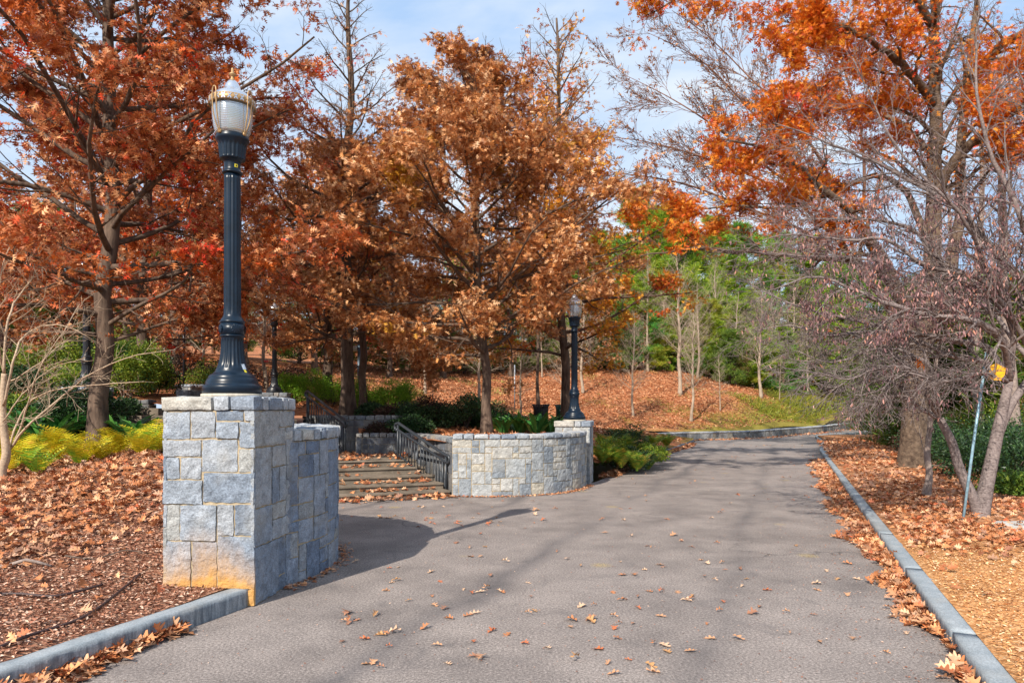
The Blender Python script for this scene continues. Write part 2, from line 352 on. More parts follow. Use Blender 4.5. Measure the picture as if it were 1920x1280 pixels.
def tube(mb, pts, rad, sides=8, cap=True):
    P = np.asarray(pts, float); n = len(P); R = np.full(n, rad) if np.isscalar(rad) else np.asarray(rad, float)
    T = np.empty_like(P); T[1:-1] = P[2:]-P[:-2]; T[0] = P[1]-P[0]; T[-1] = P[-1]-P[-2]
    T /= np.linalg.norm(T, axis=1)[:, None]+1e-12
    m = np.abs(T.mean(axis=0)); ref = np.zeros(3); ref[int(np.argmin(m))] = 1
    A = np.cross(T, ref); A /= np.linalg.norm(A, axis=1)[:, None]+1e-12; B = np.cross(T, A)
    th = np.arange(sides)*2*PI/sides
    V = P[:, None, :] + R[:, None, None]*(np.cos(th)[None, :, None]*A[:, None, :]+np.sin(th)[None, :, None]*B[:, None, :])
    V = V.reshape(-1, 3)
    i = np.arange(n-1)[:, None]*sides; j = np.arange(sides)[None, :]; k = (j+1) % sides
    Q = np.stack([i+j, i+k, i+sides+k, i+sides+j], -1).reshape(-1, 4)
    fs = [Q]
    if cap:
        fs.append(np.arange(sides)[None, ::-1].copy()); fs.append((np.arange(sides)+(n-1)*sides)[None, :])
    for f in fs: mb.f.setdefault(f.shape[1], []).append(f+mb.n)
    mb.v.append(V.astype(np.float32)); mb.n += len(V)
def lathe(mb, prof, seg=64, flutes=0, c=(0, 0, 0)):
    """prof: (r, z, flute_depth)"""
    th = np.arange(seg)*2*PI/seg; V = []
    for q in prof:
        r, z = q[0], q[1]; fl = q[2] if len(q) > 2 else 0
        rr = r - fl*np.abs(np.cos(th*flutes/2))**1.2 if fl and flutes else np.full(seg, r)
        V.append(np.stack([rr*np.cos(th)+c[0], rr*np.sin(th)+c[1], np.full(seg, z+c[2])], -1))
    n = len(V); V = np.concatenate(V)
    i = np.arange(n-1)[:, None]*seg; j = np.arange(seg)[None, :]; k = (j+1) % seg
    Q = np.stack([i+j, i+k, i+seg+k, i+seg+j], -1).reshape(-1, 4)
    fs = [Q, np.arange(seg)[None, ::-1].copy(), (np.arange(seg)+(n-1)*seg)[None, :]]
    for f in fs: mb.f.setdefault(f.shape[1], []).append(f+mb.n)
    mb.v.append(V.astype(np.float32)); mb.n += len(V)
def inpoly(x, y, poly):
    c = np.zeros(len(x), bool); j = len(poly)-1
    for i in range(len(poly)):
        xi, yi = poly[i][0], poly[i][1]; xj, yj = poly[j][0], poly[j][1]
        t = (yi > y) != (yj > y)
        with np.errstate(divide='ignore', invalid='ignore'): c ^= t & (x < (xj-xi)*(y-yi)/(yj-yi+1e-15)+xi)
        j = i
    return c
class Field:
    """height field through control points"""
    def __init__(s, pts):
        P = np.array(pts, float); s.P = P[:, :2]; n = len(P)
        D = np.linalg.norm(s.P[:, None]-s.P[None], axis=2)
        A = np.zeros((n+3, n+3)); A[:n, :n] = -D; A[:n, n] = 1; A[:n, n+1:] = s.P; A[n, :n] = 1; A[n+1:, :n] = s.P.T
        s.w = np.linalg.solve(A, np.concatenate([P[:, 2], [0, 0, 0]]))
    def __call__(s, x, y):
        x = np.atleast_1d(np.asarray(x, float)); y = np.atleast_1d(np.asarray(y, float)); q = np.stack([x, y], -1); out = np.empty(len(x))
        for a in range(0, len(x), 20000):
            D = np.linalg.norm(q[a:a+20000, None]-s.P[None], axis=2)
            out[a:a+20000] = -D@s.w[:-3]+s.w[-3]+q[a:a+20000]@s.w[-2:]
        return out
def dense(poly, step):
    out = []
    for i in range(len(poly)):
        a = np.array(poly[i][:2], float); b = np.array(poly[(i+1) % len(poly)][:2], float); n = max(1, int(np.linalg.norm(b-a)/step))
        for k in range(n): out.append(tuple(a+(b-a)*k/n))
    return out
def patch(name, poly, hf, spacings, mat, label=None):
    """sheet inside poly; spacings = [(max distance from camera, spacing), ...]"""
    out = dense(poly, 0.5); xs = [p[0] for p in poly]; ys = [p[1] for p in poly]; pts = []
    prev = 0
    for (dmax, sp) in spacings:
        X, Y = np.meshgrid(np.arange(max(min(xs), -dmax), min(max(xs), dmax), sp), np.arange(max(min(ys), -dmax), min(max(ys), dmax), sp))
        X = X.ravel()+RG.uniform(-.3, .3, X.size)*sp; Y = Y.ravel()+RG.uniform(-.3, .3, Y.size)*sp
        d = np.hypot(X, Y); k = (d >= prev) & (d < dmax) & inpoly(X, Y, poly); pts.append(np.stack([X[k], Y[k]], -1)); prev = dmax
    pts = np.concatenate(pts); allp = [Vector(p) for p in out]+[Vector(p) for p in pts]
    n = len(out)
    vs, es, fs, *_ = delaunay_2d_cdt(allp, [(i, (i+1) % n) for i in range(n)], [list(range(n))], 1, 1e-6)
    V = np.array([(v.x, v.y) for v in vs]); z = hf(V[:, 0], V[:, 1])
    mb = MB(); mb.add(np.column_stack([V, z]), fs)
    o = mb.build(name, mat); o['kind'] = 'structure'
    return o
# leaf templates -------------------------------------------------
def tpl_oak(curl=.25):
    X = [(.0, 0), (.14, 0), (.36, 0), (.62, 0), (.86, 0), (1.08, 0)]; V = [(x, 0.0, 0) for x, _ in X]; T = []
    for sg in (1, -1):
        b = len(V); V += [(.20, .27*sg, 0), (.34, .08*sg, 0), (.52, .42*sg, 0), (.61, .10*sg, 0), (.84, .30*sg, 0), (.86, .08*sg, 0), (.30, .31*sg, 0), (.62, .44*sg, 0)]
        Q = [(1, b, b+6, b+1), (1, b+1, 2), (2, b+1, b+2), (b+1, b+3, b+7, b+2), (2, b+3, b+1), (2, 3, b+3), (3, b+4, b+5), (3, b+3, b+4), (3, b+5, 4), (4, b+5, 5)]
        for q in Q:
            if len(q) == 4: T += [(q[0], q[1], q[2]), (q[0], q[2], q[3])]
            else: T.append(q)
    T.append((0, 1, 6)); V = np.array(V, float); V[:, 2] = curl*(V[:, 1]**2)*1.6-curl*.35*(V[:, 0]-.5)**2
    V[:, 0] -= .1; return V, np.array(T)
def tpl_spiky(curl=.25):
    V = [(x, 0, 0) for x in (-.02, .10, .35, .60, .80, 1.10)]
    for sg in (1, -1): V += [(.26, .32*sg, 0), (.58, .42*sg, 0), (.88, .28*sg, 0)]
    V += [(.70, .055, 0), (.70, -.055, 0)]
    T = [(1, 2, 6), (2, 3, 7), (3, 4, 8), (2, 1, 9), (3, 2, 10), (4, 3, 11), (4, 5, 12), (4, 13, 5), (12, 3, 4), (13, 4, 3)]
    V = [list(v) for v in V]; V[12] = [.70, .055, 0]; V[13] = [.70, -.055, 0]
    V = np.array(V, float); V[:, 2] = curl*(V[:, 1]**2)*2-curl*.5*(V[:, 0]-.5)**2; V[:, 0] -= .1
    return V, np.array(T)
def tpl_kite(w=.5, curl=.1):
    return np.array([(0, 0, 0), (.45, w/2, curl), (1, 0, 0), (.45, -w/2, curl)], float), np.array([(0, 1, 2), (0, 2, 3)])
def tpl_star():
    V = [(0, 0, 0), (.5, .1, .05), (1, 0, 0), (.5, -.1, 0), (.55, .45, .05), (.55, -.45, .05)]
    return np.array(V, float), np.array([(0, 1, 2), (0, 2, 3), (0, 4, 1), (0, 3, 5)])
def tpl_tuft(n=12, seed=1, flat=.6):
    r = np.random.default_rng(seed); V = []; T = []
    for i in range(n):
        d = r.normal(size=3); d[2] = abs(d[2])*flat+.1; d /= np.linalg.norm(d); s = np.cross(d, r.normal(size=3)); s /= np.linalg.norm(s)
        V += [(0, 0, 0), d*.55+s*.10, d*1.0]; T.append((3*i, 3*i+1, 3*i+2))
    V = np.array(V, float); return V, np.array(T)
def rot_from(dirs, ups):
    x = dirs/(np.linalg.norm(dirs, axis=1)[:, None]+1e-9); z = ups-(ups*x).sum(1)[:, None]*x; z /= np.linalg.norm(z, axis=1)[:, None]+1e-9
    y = np.cross(z, x); return np.stack([x, y, z], -1)
def leaves(mb, tpl, pos, size, dirs, ups):
    V, T = tpl; R = rot_from(dirs, ups); N = len(pos)
    W_ = np.einsum('nij,vj->nvi', R, V)*np.asarray(size)[:, None, None]+pos[:, None, :]
    Fc = (T[None]+np.arange(N)[:, None, None]*len(V)).reshape(-1, 3)
    mb.add(W_.reshape(-1, 3), Fc)
def rnd_dirs(n, zb=0.0, zs=1.0):
    d = RG.normal(size=(n, 3)); d[:, 2] = d[:, 2]*zs+zb; return d/np.linalg.norm(d, axis=1)[:, None]

b_ = NB('verge_ground'); p_ = b_.pos(); x_ = b_.n('ShaderNodeSeparateXYZ'); b_.l(p_, x_.inputs[0])
t_ = b_.math('ADD', b_.math('MULTIPLY', x_.outputs[0], .3697), b_.math('MULTIPLY', x_.outputs[1], .9291)); t_ = b_.math('ADD', t_, b_.math('MULTIPLY', b_.noise(1.1, 4, .6, p_), 2.4))
v_ = b_.n('ShaderNodeTexVoronoi'); v_.inputs['Scale'].default_value = 48; b_.l(p_, v_.inputs['Vector']); s_ = b_.n('ShaderNodeSeparateColor'); b_.l(v_.outputs['Color'], s_.inputs[0])
v2_ = b_.n('ShaderNodeTexVoronoi'); v2_.inputs['Scale'].default_value = 13; b_.l(p_, v2_.inputs['Vector']); s2_ = b_.n('ShaderNodeSeparateColor'); b_.l(v2_.outputs['Color'], s2_.inputs[0])
ca_ = b_.ramp(s_.outputs[0], [(0, (.33, .14, .055)), (.5, (.54, .255, .095)), (1, (.72, .42, .21))]); cb_ = b_.ramp(s2_.outputs[0], [(0, (.22, .085, .04)), (.5, (.40, .18, .085)), (1, (.55, .30, .16))])
c_ = b_.mix(b_.ramp(t_, [(.0, 0.0), (1.0, 1.0)]), ca_, cb_)
f_ = b_.n('ShaderNodeMapRange'); f_.inputs[1].default_value = 9.6; f_.inputs[2].default_value = 11.2; b_.l(t_, f_.inputs[0]); c_ = b_.mix(f_.outputs[0], ca_, cb_)
c_ = b_.mix(1.0, c_, b_.ramp(b_.noise(.9, 5, .6, p_), [(.3, .72), (.7, 1.15)]), 'MULTIPLY')
b_.done(b_.bsdf(c_, .95, nrm=b_.bump(v_.outputs['Distance'], .8, .02, b_.bump(v2_.outputs['Distance'], .4, .03)), spec=.1))
# ------------------------------------------------------------------ layout
RD = np.array([.3697, .9291]); RN = np.array([.9291, -.3697])        # along the road, to its right
def ST(s, t): return (s*RN[0]+t*RD[0], s*RN[1]+t*RD[1])
def s_of(x, y): return x*RN[0]+y*RN[1]
def t_of(x, y): return x*RD[0]+y*RD[1]
SL, SR = -4.21, 1.04
def smooth_path(pts, n):
    P = np.array(pts, float); d = np.concatenate([[0], np.cumsum(np.linalg.norm(np.diff(P, axis=0), axis=1))])
    out = []
    m = len(P)
    for i in range(m-1):
        p0 = P[max(i-1, 0)]; p1 = P[i]; p2 = P[i+1]; p3 = P[min(i+2, m-1)]
        k = max(2, int(n*(d[i+1]-d[i])/d[-1]))
        for j in range(k):
            t = j/k; out.append(.5*((2*p1)+(-p0+p2)*t+(2*p0-5*p1+4*p2-p3)*t*t+(-p0+3*p1-3*p2+p3)*t**3))
    out.append(P[-1]); return np.array(out)
NEAR_ARC = smooth_path([(-2.12, 6.35), (-1.93, 7.0), (-1.93, 7.65), (-2.16, 8.25), (-2.60, 8.70), (-3.2, 9.0), (-3.95, 9.35)], 50)
FAR_ARC = smooth_path([(-1.12, 13.0), (-.6, 12.98), (0, 13.03), (.5, 13.2), (.96, 13.55), (1.35, 14.1), (1.58, 14.8)], 60)
ROADX = [(17.3, 39.2), (20, 41.3), (30, 50.3), (36, 55)]            # right edge of the bend
WALLX = [(6.0, 33.0), (9.06, 35.7), (12.7, 37.6), (19.2, 43.4), (29.3, 55.0), (43, 70)]
def zroad(x, y): return np.maximum(0, (np.asarray(y)-38)*.021)
road_poly = [ST(SL-.05, -9), ST(SR+.08, -9), ST(SR+.08, 27), ST(SR+.2, 31), ST(1.57, 36), (16.05, 36.6), (16.7, 38.1), (17.4, 39.1), (18.6, 40.2), (20.1, 41.2), (30.1, 50.2), (36, 55), (34, 59), (29.3, 55.2), (19.2, 43.6), (12.7, 37.8), (9.0, 35.8), ST(SL-.1, 36),
             (1.9, 15.6), (1.3, 14.6), (.9, 13.9), (-.1, 13.3), (-1.3, 13.4), (-4.2, 12.9), (-5.4, 11.2), (-4.6, 10.2), (-3.2, 9.2), (-2.5, 8.8), (-2.2, 8.2), (-2.1, 7), (-2.3, 6.0)]
patch('road', road_poly, zroad, [(30, 1.5), (90, 3.0)], 'asphalt')
# terrain --------------------------------------------------------
zl = Field([*[(*ST(SL-.16, t_), .14) for t_ in range(-9, 5, 1)], (*ST(SL-.3, 4.5), .14), (-2.95, 6.0, .17), (-2.95, 6.7, .3), (-2.9, 7.6, .75), (-3.6, 8.7, .85), (-4.8, 9.6, .95), (-5.8, 10.9, .95),
            (-5, 7.2, .36), (-7.1, 9.7, .64), (-7.5, 12.6, .87), (-5.6, 12.2, .95), (-12, 8, .95), (-12, 14, 1.2), (-7, 14.5, 1.15), (-20, 12, 1.3), (-20, 4, 1.0), (-12, 0, .75), (-20, -6, 1.0), (-8, 16.8, 1.2), (-14, 16.8, 1.35), (-25, 18, 1.6), (-5.5, 4.2, .27), (-4.5, 14.3, 1.0), (-6, 17, 1.3)])
left_poly = [ST(SL-.14, -9), ST(SL-.14, 4.5), (-2.55, 6.0), (-2.3, 7.0), (-2.2, 7.6), (-2.4, 8.1), (-2.9, 8.65), (-3.6, 9.0), (-4.3, 9.45), (-5.0, 10.1), (-5.6, 11.0), (-6.2, 12.4), (-6.2, 14.5), (-8, 17.1), (-40, 17.1), (-40, -9)]
patch('leaf_bed_ground', left_poly, zl, [(9, .14), (14, .35), (60, 1.5)], 'soil_mulch')
zh = Field([(-1.0, 13.4, 1.02), (0, 13.5, 1.06), (1.0, 14.6, 1.06), (1.55, 15.6, .75), (1.9, 16.0, .35), (-3.4, 16.7, .92), (-2.6, 17.0, .93), (-2, 16.2, .92), (-3.4, 17.7, 1.38), (-2.4, 18.0, 1.35), (-1.2, 18.8, 1.1), (1, 18, 1.0), (-4, 19, 1.45), (-6, 19, 1.5), (-9, 17.2, 1.8), (-16, 17.2, 1.9), (-30, 17.2, 2.1), (-3.2, 26, 1.15), (2, 26, .95), (0, 22, 1.0), (4, 26, .8),
            (*ST(SL-.05, 18), .12), (*ST(SL-.05, 22), .12), (*ST(SL-.05, 27), .12), (*ST(SL-.05, 31), .12), (*ST(SL-.05, 34), .2), (3.0, 19.5, .35), (4.0, 22, .40), (5.5, 33, .62), (9, 36.4, .45), (12.6, 38.5, .48), (19, 44.6, .60), (29, 56.5, .95), (43, 72, 1.4),
            (6.3, 37, 1.14), (10, 39.5, 1.05), (10.6, 44, 2.5), (16.9, 47, 2.4), (5.4, 50, 4.5), (12, 52, 4.4), (-5.5, 45, 3.9), (-5, 34, 2.1), (0, 36, 1.9), (29, 60, 2.9), (26, 54, 1.3), (22, 50, 1.8), (0, 80, 7), (40, 90, 7), (-40, 80, 8), (-12, 26, 2.6), (-15, 35, 4.4), (-30, 30, 4), (-60, 40, 6), (60, 110, 7), (-6, 24, 1.8), (-9, 20, 2.0), (70, 100, 5), (50, 78, 3)])
hill_poly = [(-1.3, 13.35), (-.6, 13.25), (0, 13.3), (.45, 13.45), (.85, 13.8), (1.15, 14.3), (1.4, 15.0), (1.75, 15.35), ST(SL+.02, 16.0), ST(SL+.02, 34.3), (6.1, 33.2), (9.0, 35.9), (12.65, 37.8), (19.1, 43.6), (29.2, 55.3), (43, 70.3), (120, 150), (120, 300), (-200, 300), (-200, 17.1), (-7.3, 17.1), (-5.5, 18.3), (-4.0, 17.9), (-3.6, 16.4), (-2.0, 15.6), (-1.9, 14.6)]
patch('hillside', hill_poly, zh, [(24, .5), (60, 1.2), (400, 12)], 'hill_ground')
zr = Field([*[(*ST(SR+.16, t_), .125) for t_ in range(-9, 36, 2)], *[(*ST(SR+1.2, t_+1), .155) for t_ in range(-9, 34, 3)], (17.6, 39.2, .12), (20, 41, .08), (30, 50, .27), (44, 60.7, .45),
            (6.3, 9.4, .2), (9.8, 17, .28), (12, 12, -.3), (9.5, 8, .08), (14, 18, -.5), (25, 25, -1.6), (30, 38, -1.4), (16, 33, .1), (21, 38, .1), (7, 5, .1), (12, 2, -.3), (30, 5, -2), (60, 40, -2.5), (60, 60, -1.5), (4, 1, .15), (10, -9, -.3)])
right_poly = [ST(SR+.14, -9), ST(SR+.14, 27), ST(SR+.32, 31), ST(1.62, 36), (16.15, 36.6), (16.75, 38.0), (17.45, 38.95), (18.75, 40.05), (20.2, 41), (30.2, 50), (44.1, 60.8), (120, 120), (120, -9)]
patch('verge_ground', right_poly, zr, [(9, .16), (20, .5), (200, 4)], 'verge_ground')
gb = MB(); a_ = 1500; gb.add([(-a_, -a_, -3.2), (a_, -a_, -3.2), (a_, a_, -3.2), (-a_, a_, -3.2)], [(0, 1, 2, 3)]); gb.build('ground', 'hill_ground')['kind'] = 'structure'

# ------------------------------------------------------------------ kerbs
def run_blocks(mb, path, lens, w0, w1, z0, z1, n, rough, rnd, gap=.006, zf=None, seed=0.0):
    """stones laid end to end along a 2-D path; w is measured to the path's left"""
    P = np.array(path, float); d = np.concatenate([[0], np.cumsum(np.linalg.norm(np.diff(P, axis=0), axis=1))]); u = 0; k = 0
    T = np.gradient(P, axis=0); T /= np.linalg.norm(T, axis=1)[:, None]
    def fn(p):
        x = np.interp(p[0], d, P[:, 0]); y = np.interp(p[0], d, P[:, 1]); tx = np.interp(p[0], d, T[:, 0]); ty = np.interp(p[0], d, T[:, 1])
        if p[0] > d[-1]: x += tx*(p[0]-d[-1]); y += ty*(p[0]-d[-1])
        if p[0] < 0: x += tx*p[0]; y += ty*p[0]
        z = p[2]+(zf(x, y) if zf else 0)
        return (x-ty*p[1], y+tx*p[1], z)
    while u < d[-1]-.02:
        ln = lens(); e = min(u+ln, d[-1])
        if d[-1]-e < lens.__defaults__[0]*.4 if lens.__defaults__ else False: e = d[-1]
        jz = random.uniform(-.004, .004); jw = random.uniform(-.004, .004)
        block(mb, (u+gap/2, w0+jw, z0), (e-gap/2, w1+jw, z1+jz), (max(2, round((e-u)/n[0])), n[1], n[2]), fn, rough, 9, rnd, seed+k*3.7); u = e; k += 1
kl = MB(); P1 = np.array(ST(SL, -7)); P2 = np.array((-2.19, 5.80))
kp = [tuple(P1+(P2-P1)*t) for t in np.linspace(0, 1, 40)]
run_blocks(kl, kp, lambda m=2.4: random.uniform(2.2, 2.8), 0, .15, -.08, .145, (.06, 3, 5), .004, .005, .005)
tag(kl.build('granite_kerb', 'granite_kerb'), 'blue-grey granite kerb running up to the big stone pier, mulch behind it', 'kerb')
kr = MB(); kp = [ST(SR, t) for t in np.linspace(-7, 12, 60)]+[ST(SR+.003*(t-12), t) for t in np.linspace(12.4, 28, 40)]+[ST(SR+.048+.05*(t-28), t) for t in np.linspace(28.5, 36, 20)]+[(16.6, 38.0), (17.3, 39.2), (18.6, 40.3), (20, 41.3), (24, 45), (30, 50.3)]
run_blocks(kr, kp, lambda m=1.8: random.uniform(1.5, 2.3), -.17, 0, -.08, .13, (.12, 3, 4), .003, .004, .005, zf=lambda x, y: float(zroad(x, y)))
tag(kr.build('granite_kerb', 'granite_kerb'), 'long granite kerb between the asphalt road and the wood chip verge', 'kerb')
kf = MB(); kp = [ST(SL+.02, t) for t in np.linspace(23.5, 34.2, 20)]
run_blocks(kf, kp, lambda m=1.2: 1.3, 0, .15, -.05, .12, (.4, 1, 2), .004, .01)
tag(kf.build('granite_kerb', 'granite_kerb'), 'low dark kerb beyond the fern bed, half buried in leaves', 'kerb')

# ------------------------------------------------------------------ masonry
def ashlar(Lw, H, mod, seed, wmax=3, hmax=3, small=.15):
    """random rectangular stones filling a Lw x H face"""
    r = random.Random(seed); nx = max(1, round(Lw/mod)); nz_ = max(1, round(H/mod)); G = [[0]*nz_ for _ in range(nx)]; out = []
    xs = [i*Lw/nx for i in range(nx+1)]; zs = [i*H/nz_ for i in range(nz_+1)]
    xs = [x+(r.uniform(-.16, .16)*mod if 0 < i < nx else 0) for i, x in enumerate(xs)]; zs = [z+(r.uniform(-.16, .16)*mod if 0 < i < nz_ else 0) for i, z in enumerate(zs)]
    for k in range(nz_):
        for i in range(nx):
            if G[i][k]: continue
            w = r.choice([1, 2, 2, 3][:wmax+1]) if wmax > 1 else 1; h = r.choice([1, 1, 2, 2, 3][:hmax+2])
            if r.random() < small: w = h = 1
            w = min(w, nx-i); h = min(h, nz_-k)
            while any(G[i+a][k] for a in range(w)): w -= 1
            while any(G[i+a][k+b] for a in range(w) for b in range(h)): h -= 1
            for a in range(w):
                for b in range(h): G[i+a][k+b] = 1
            out.append((xs[i], zs[k], xs[i+w], zs[k+h]))
    return out
def face_stones(mb, rects, fn, gap=.009, prot=.012, res=.035, rough=.0085, seed=0.0):
    for i, (u0, z0, u1, z1) in enumerate(rects):
        p = prot*random.uniform(.6, 1.5); g = gap/2
        block(mb, (u0+g, -.02, z0+g), (u1-g, p, z1-g), (max(2, round((u1-u0)/res)), 1, max(2, round((z1-z0)/res))), fn, rough, 17, .006, seed+i*5.3)
def pier(name, cx, cy, theta, side, zb, ztop, caph, label, stone, cap_over=.03, front=None, res=.035, mod=.16, group=None, capm='stone_cap'):
    """square stone pier; theta turns its front face (towards -y) anticlockwise"""
    o = empty(name, (cx, cy, zb), label, 'stone pier', group); c, s = math.cos(theta), math.sin(theta)
    def W_(x, y, z): return (c*x-s*y, s*x+c*y, z-zb)
    h = side/2; H = ztop-caph-zb
    core = MB(); block(core, (-h, -h, 0), (h, h, H), (1, 1, 1), lambda p: W_(p[0], p[1], p[2]+zb)); core.build('mortar_core', 'mortar', o, False)
    st = MB()
    for k in range(4):
        a = k*PI/2; ca, sa = math.cos(a), math.sin(a)
        def fn(p, ca=ca, sa=sa):
            x, y = p[0]-h, -h-p[1]; return W_(ca*x-sa*y, sa*x+ca*y, p[2]+zb)
        rects = [r for r in front] if (k == 0 and front) else ashlar(side, H, mod, 31*k+int(cx*10))
        rects = [(u0-(.018 if u0 < .02 else 0), z0, u1+(.018 if u1 > side-.02 else 0), z1) for (u0, z0, u1, z1) in rects]
        face_stones(st, rects, fn, res=res, seed=k*100+cx)
    st.build('stone_facing', stone, o, False)
    cp = MB(); R = h+cap_over; nst = 3
    cuts = [-R, -R+.66*R*random.uniform(.9, 1.1), R-.85*R, R]
    sts = [(-R, -.12*R, 0), (-.12*R+0, .22*R, 0), (.22*R, R, 0)]
    for k in range(4):
        a = k*PI/2; ca, sa = math.cos(a), math.sin(a)
        cutl = [-R, -.12*R, .2*R, R-.16] if k == 0 else [-R+0, -R*.35, R*.3, R-.16]
        if k == 0: cutl = [-R, R*.1, R*.1+.15, R-.0]
        segs = [(cutl[i], cutl[i+1]) for i in range(3)]
        for j, (u0, u1) in enumerate(segs):
            if k in (1, 3):
                u0 = max(u0, -R+.16); u1 = min(u1, R-.16)
            if k == 2: pass
            def fn(p, ca=ca, sa=sa): return W_(ca*p[0]-sa*p[1], sa*p[0]+ca*p[1], p[2]+zb)
            block(cp, (u0+.005, -R, H), (u1-.005, -R+.16-.005, H+caph+random.uniform(-.004, .004)), (max(2, (u1-u0)/.04), 3, 4), fn, .008, 10, .02, k*9+j*2.2)
    block(cp, (-R+.16, -R+.16, H), (R-.16, R-.16, H+caph-.004), (3, 3, 1), lambda p: W_(p[0], p[1], p[2]+zb), .002)
    cp.build('cap', capm, o, False)
    return o
TH = math.radians(-6)
# front-face stones of the near pier, traced as (u0,z0,u1,z1)
fr = [(70, 232, 205, 375), (205, 230, 335, 368), (335, 226, 480, 282), (480, 226, 525, 282), (335, 282, 455, 372), (455, 282, 525, 418), (70, 375, 262, 463), (262, 372, 450, 540), (450, 418, 525, 540),
      (70, 463, 150, 578), (150, 463, 262, 578), (70, 578, 268, 703), (268, 540, 525, 695), (70, 703, 150, 888), (150, 703, 340, 888), (340, 698, 430, 858), (430, 698, 525, 858),
      (70, 888, 208, 1125), (208, 888, 342, 1125), (342, 858, 525, 1125), (70, 1125, 300, 1290), (300, 1125, 525, 1290)]
side = .78; Hn = 1.63
def cv(r):
    u0, z1, u1, z0 = r; f = lambda y: Hn-(y-228)*.00166
    return ((u0-70)/455*side, max(0, f(z0)), (u1-70)/455*side, f(z1))
PX, PY = -2.504, 6.21
pier('stone_pier', PX, PY, TH, side, 0, 1.75, .12, 'big grey granite pier with rust-stained foot carrying the tallest lamp post', 'stone_pier', .03, [cv(r) for r in fr], .028)
FPX, FPY = 1.40, 15.55
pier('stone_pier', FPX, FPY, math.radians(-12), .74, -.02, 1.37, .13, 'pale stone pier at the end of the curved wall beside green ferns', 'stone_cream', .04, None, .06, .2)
pier('stone_pier', -7.4, 21.6, math.radians(10), .82, 1.5, 2.13, .12, 'dark stone pier on the terrace under the slim black lamp post', 'stone_dark', .04, None, .1, .15, capm='stone_far')
pier('stone_pier', -9.9, 21.6, math.radians(-32), .72, 1.6, 2.38, .09, 'small square stone pier on the terrace beside a slim bare trunk', 'stone_far', .04, None, .1, .13)
pier('stone_pier', -9.2, 15.0, 0, .7, 1.0, 2.1, .1, 'shaded stone pier behind the thick oak trunk among shrubs', 'stone_dark', .04, None, .1, .15)
def wall(name, path, z0, ztop, th, cop, label, stone, mod, seed, res=.05, capm='stone_cap', caplen=.17, over=.03, zf=None, prot=.011, mort='mortar', inner=False):
    o = empty(name, (*path[0], z0), label, 'stone wall'); P = np.array(path, float)
    d = np.concatenate([[0], np.cumsum(np.linalg.norm(np.diff(P, axis=0), axis=1))]); T = np.gradient(P, axis=0); T /= np.linalg.norm(T, axis=1)[:, None]
    ox, oy = path[0]
    def fn(p):   # w>0 is outside, the right of the path direction
        x = np.interp(p[0], d, P[:, 0]); y = np.interp(p[0], d, P[:, 1]); tx = np.interp(p[0], d, T[:, 0]); ty = np.interp(p[0], d, T[:, 1])
        z = p[2]+(zf(x, y) if zf else 0)
        return (x+ty*p[1]-ox, y-tx*p[1]-oy, z-z0)
    H = ztop-cop-z0
    c = MB(); block(c, (0, -th, z0), (d[-1], 0, ztop-cop), (max(4, int(d[-1]/.15)), 1, 1), fn); c.build('mortar_core', mort, o, False)
    s = MB(); face_stones(s, [(a, b+z0, c_, d_+z0) for a, b, c_, d_ in ashlar(d[-1], H, mod, seed)], fn, gap=.010, prot=prot if res < .07 else .016, res=res, seed=seed*1.3)
    if inner:
        face_stones(s, [(a, b+z0, c_, d_+z0) for a, b, c_, d_ in ashlar(d[-1], H, mod*1.5, seed+5)], lambda p: fn((p[0], -th-p[1], p[2])), gap=.010, prot=prot, res=res*2, seed=seed*1.7)
    s.build('stone_facing', stone, o, False)
    k = MB(); u = 0; i = 0
    while u < d[-1]-.03:
        e = min(u+caplen*random.uniform(.7, 1.35), d[-1])
        if d[-1]-e < .06: e = d[-1]
        block(k, (u+.004, -th-over*random.uniform(.6, 1), ztop-cop), (e-.004, over*random.uniform(.8, 1.3), ztop+random.uniform(-.008, .008)), (max(2, (e-u)/.045), 4, 3), fn, .008, 10, .025, seed+i*1.9); u = e; i += 1
    k.build('coping', capm, o, False); return o
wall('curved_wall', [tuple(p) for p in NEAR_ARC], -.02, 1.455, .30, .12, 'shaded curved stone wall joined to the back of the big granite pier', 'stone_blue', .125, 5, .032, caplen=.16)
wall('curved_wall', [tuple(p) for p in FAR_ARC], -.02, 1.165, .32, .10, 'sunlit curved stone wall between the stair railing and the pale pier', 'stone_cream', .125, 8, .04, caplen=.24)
lw = [(-3.55, 15.75), (-3.0, 15.85), (-2.5, 15.85), (-2.1, 15.55), (-1.85, 15.0), (-1.6, 14.3), (-1.3, 13.5), (-1.12, 13.05)]
wall('low_wall', [tuple(p) for p in smooth_path(lw, 30)], 0, 1.08, .3, .1, 'low weathered stone wall behind the stair landing, between two railings', 'stone_dark', .14, 9, .08, 'stone_far', .2, mort='mortar_dark')
lw = [(-5.6, 18.6), (-5.0, 17.9), (-4.55, 17.45), (-4.0, 17.2), (-3.4, 17.2), (-2.6, 17.5), (-1.6, 18.3), (-.9, 19.4)]
wall('planter_wall', [tuple(p) for p in smooth_path(lw, 30)], .4, 1.47, .3, .11, 'curved dark planter wall at the foot of the oak trunk behind the upper railing', 'stone_dark', .17, 12, .09, 'stone_far', .22, mort='mortar_dark')
wall('terrace_wall', [(-30, 17.0), (-22, 17.0), (-15, 17.0), (-8.9, 17.0)], .9, 1.86, .35, .12, 'long shaded terrace wall behind the yellow ferns', 'stone_dark', .2, 13, .14, 'stone_dark', .35, mort='mortar_dark')
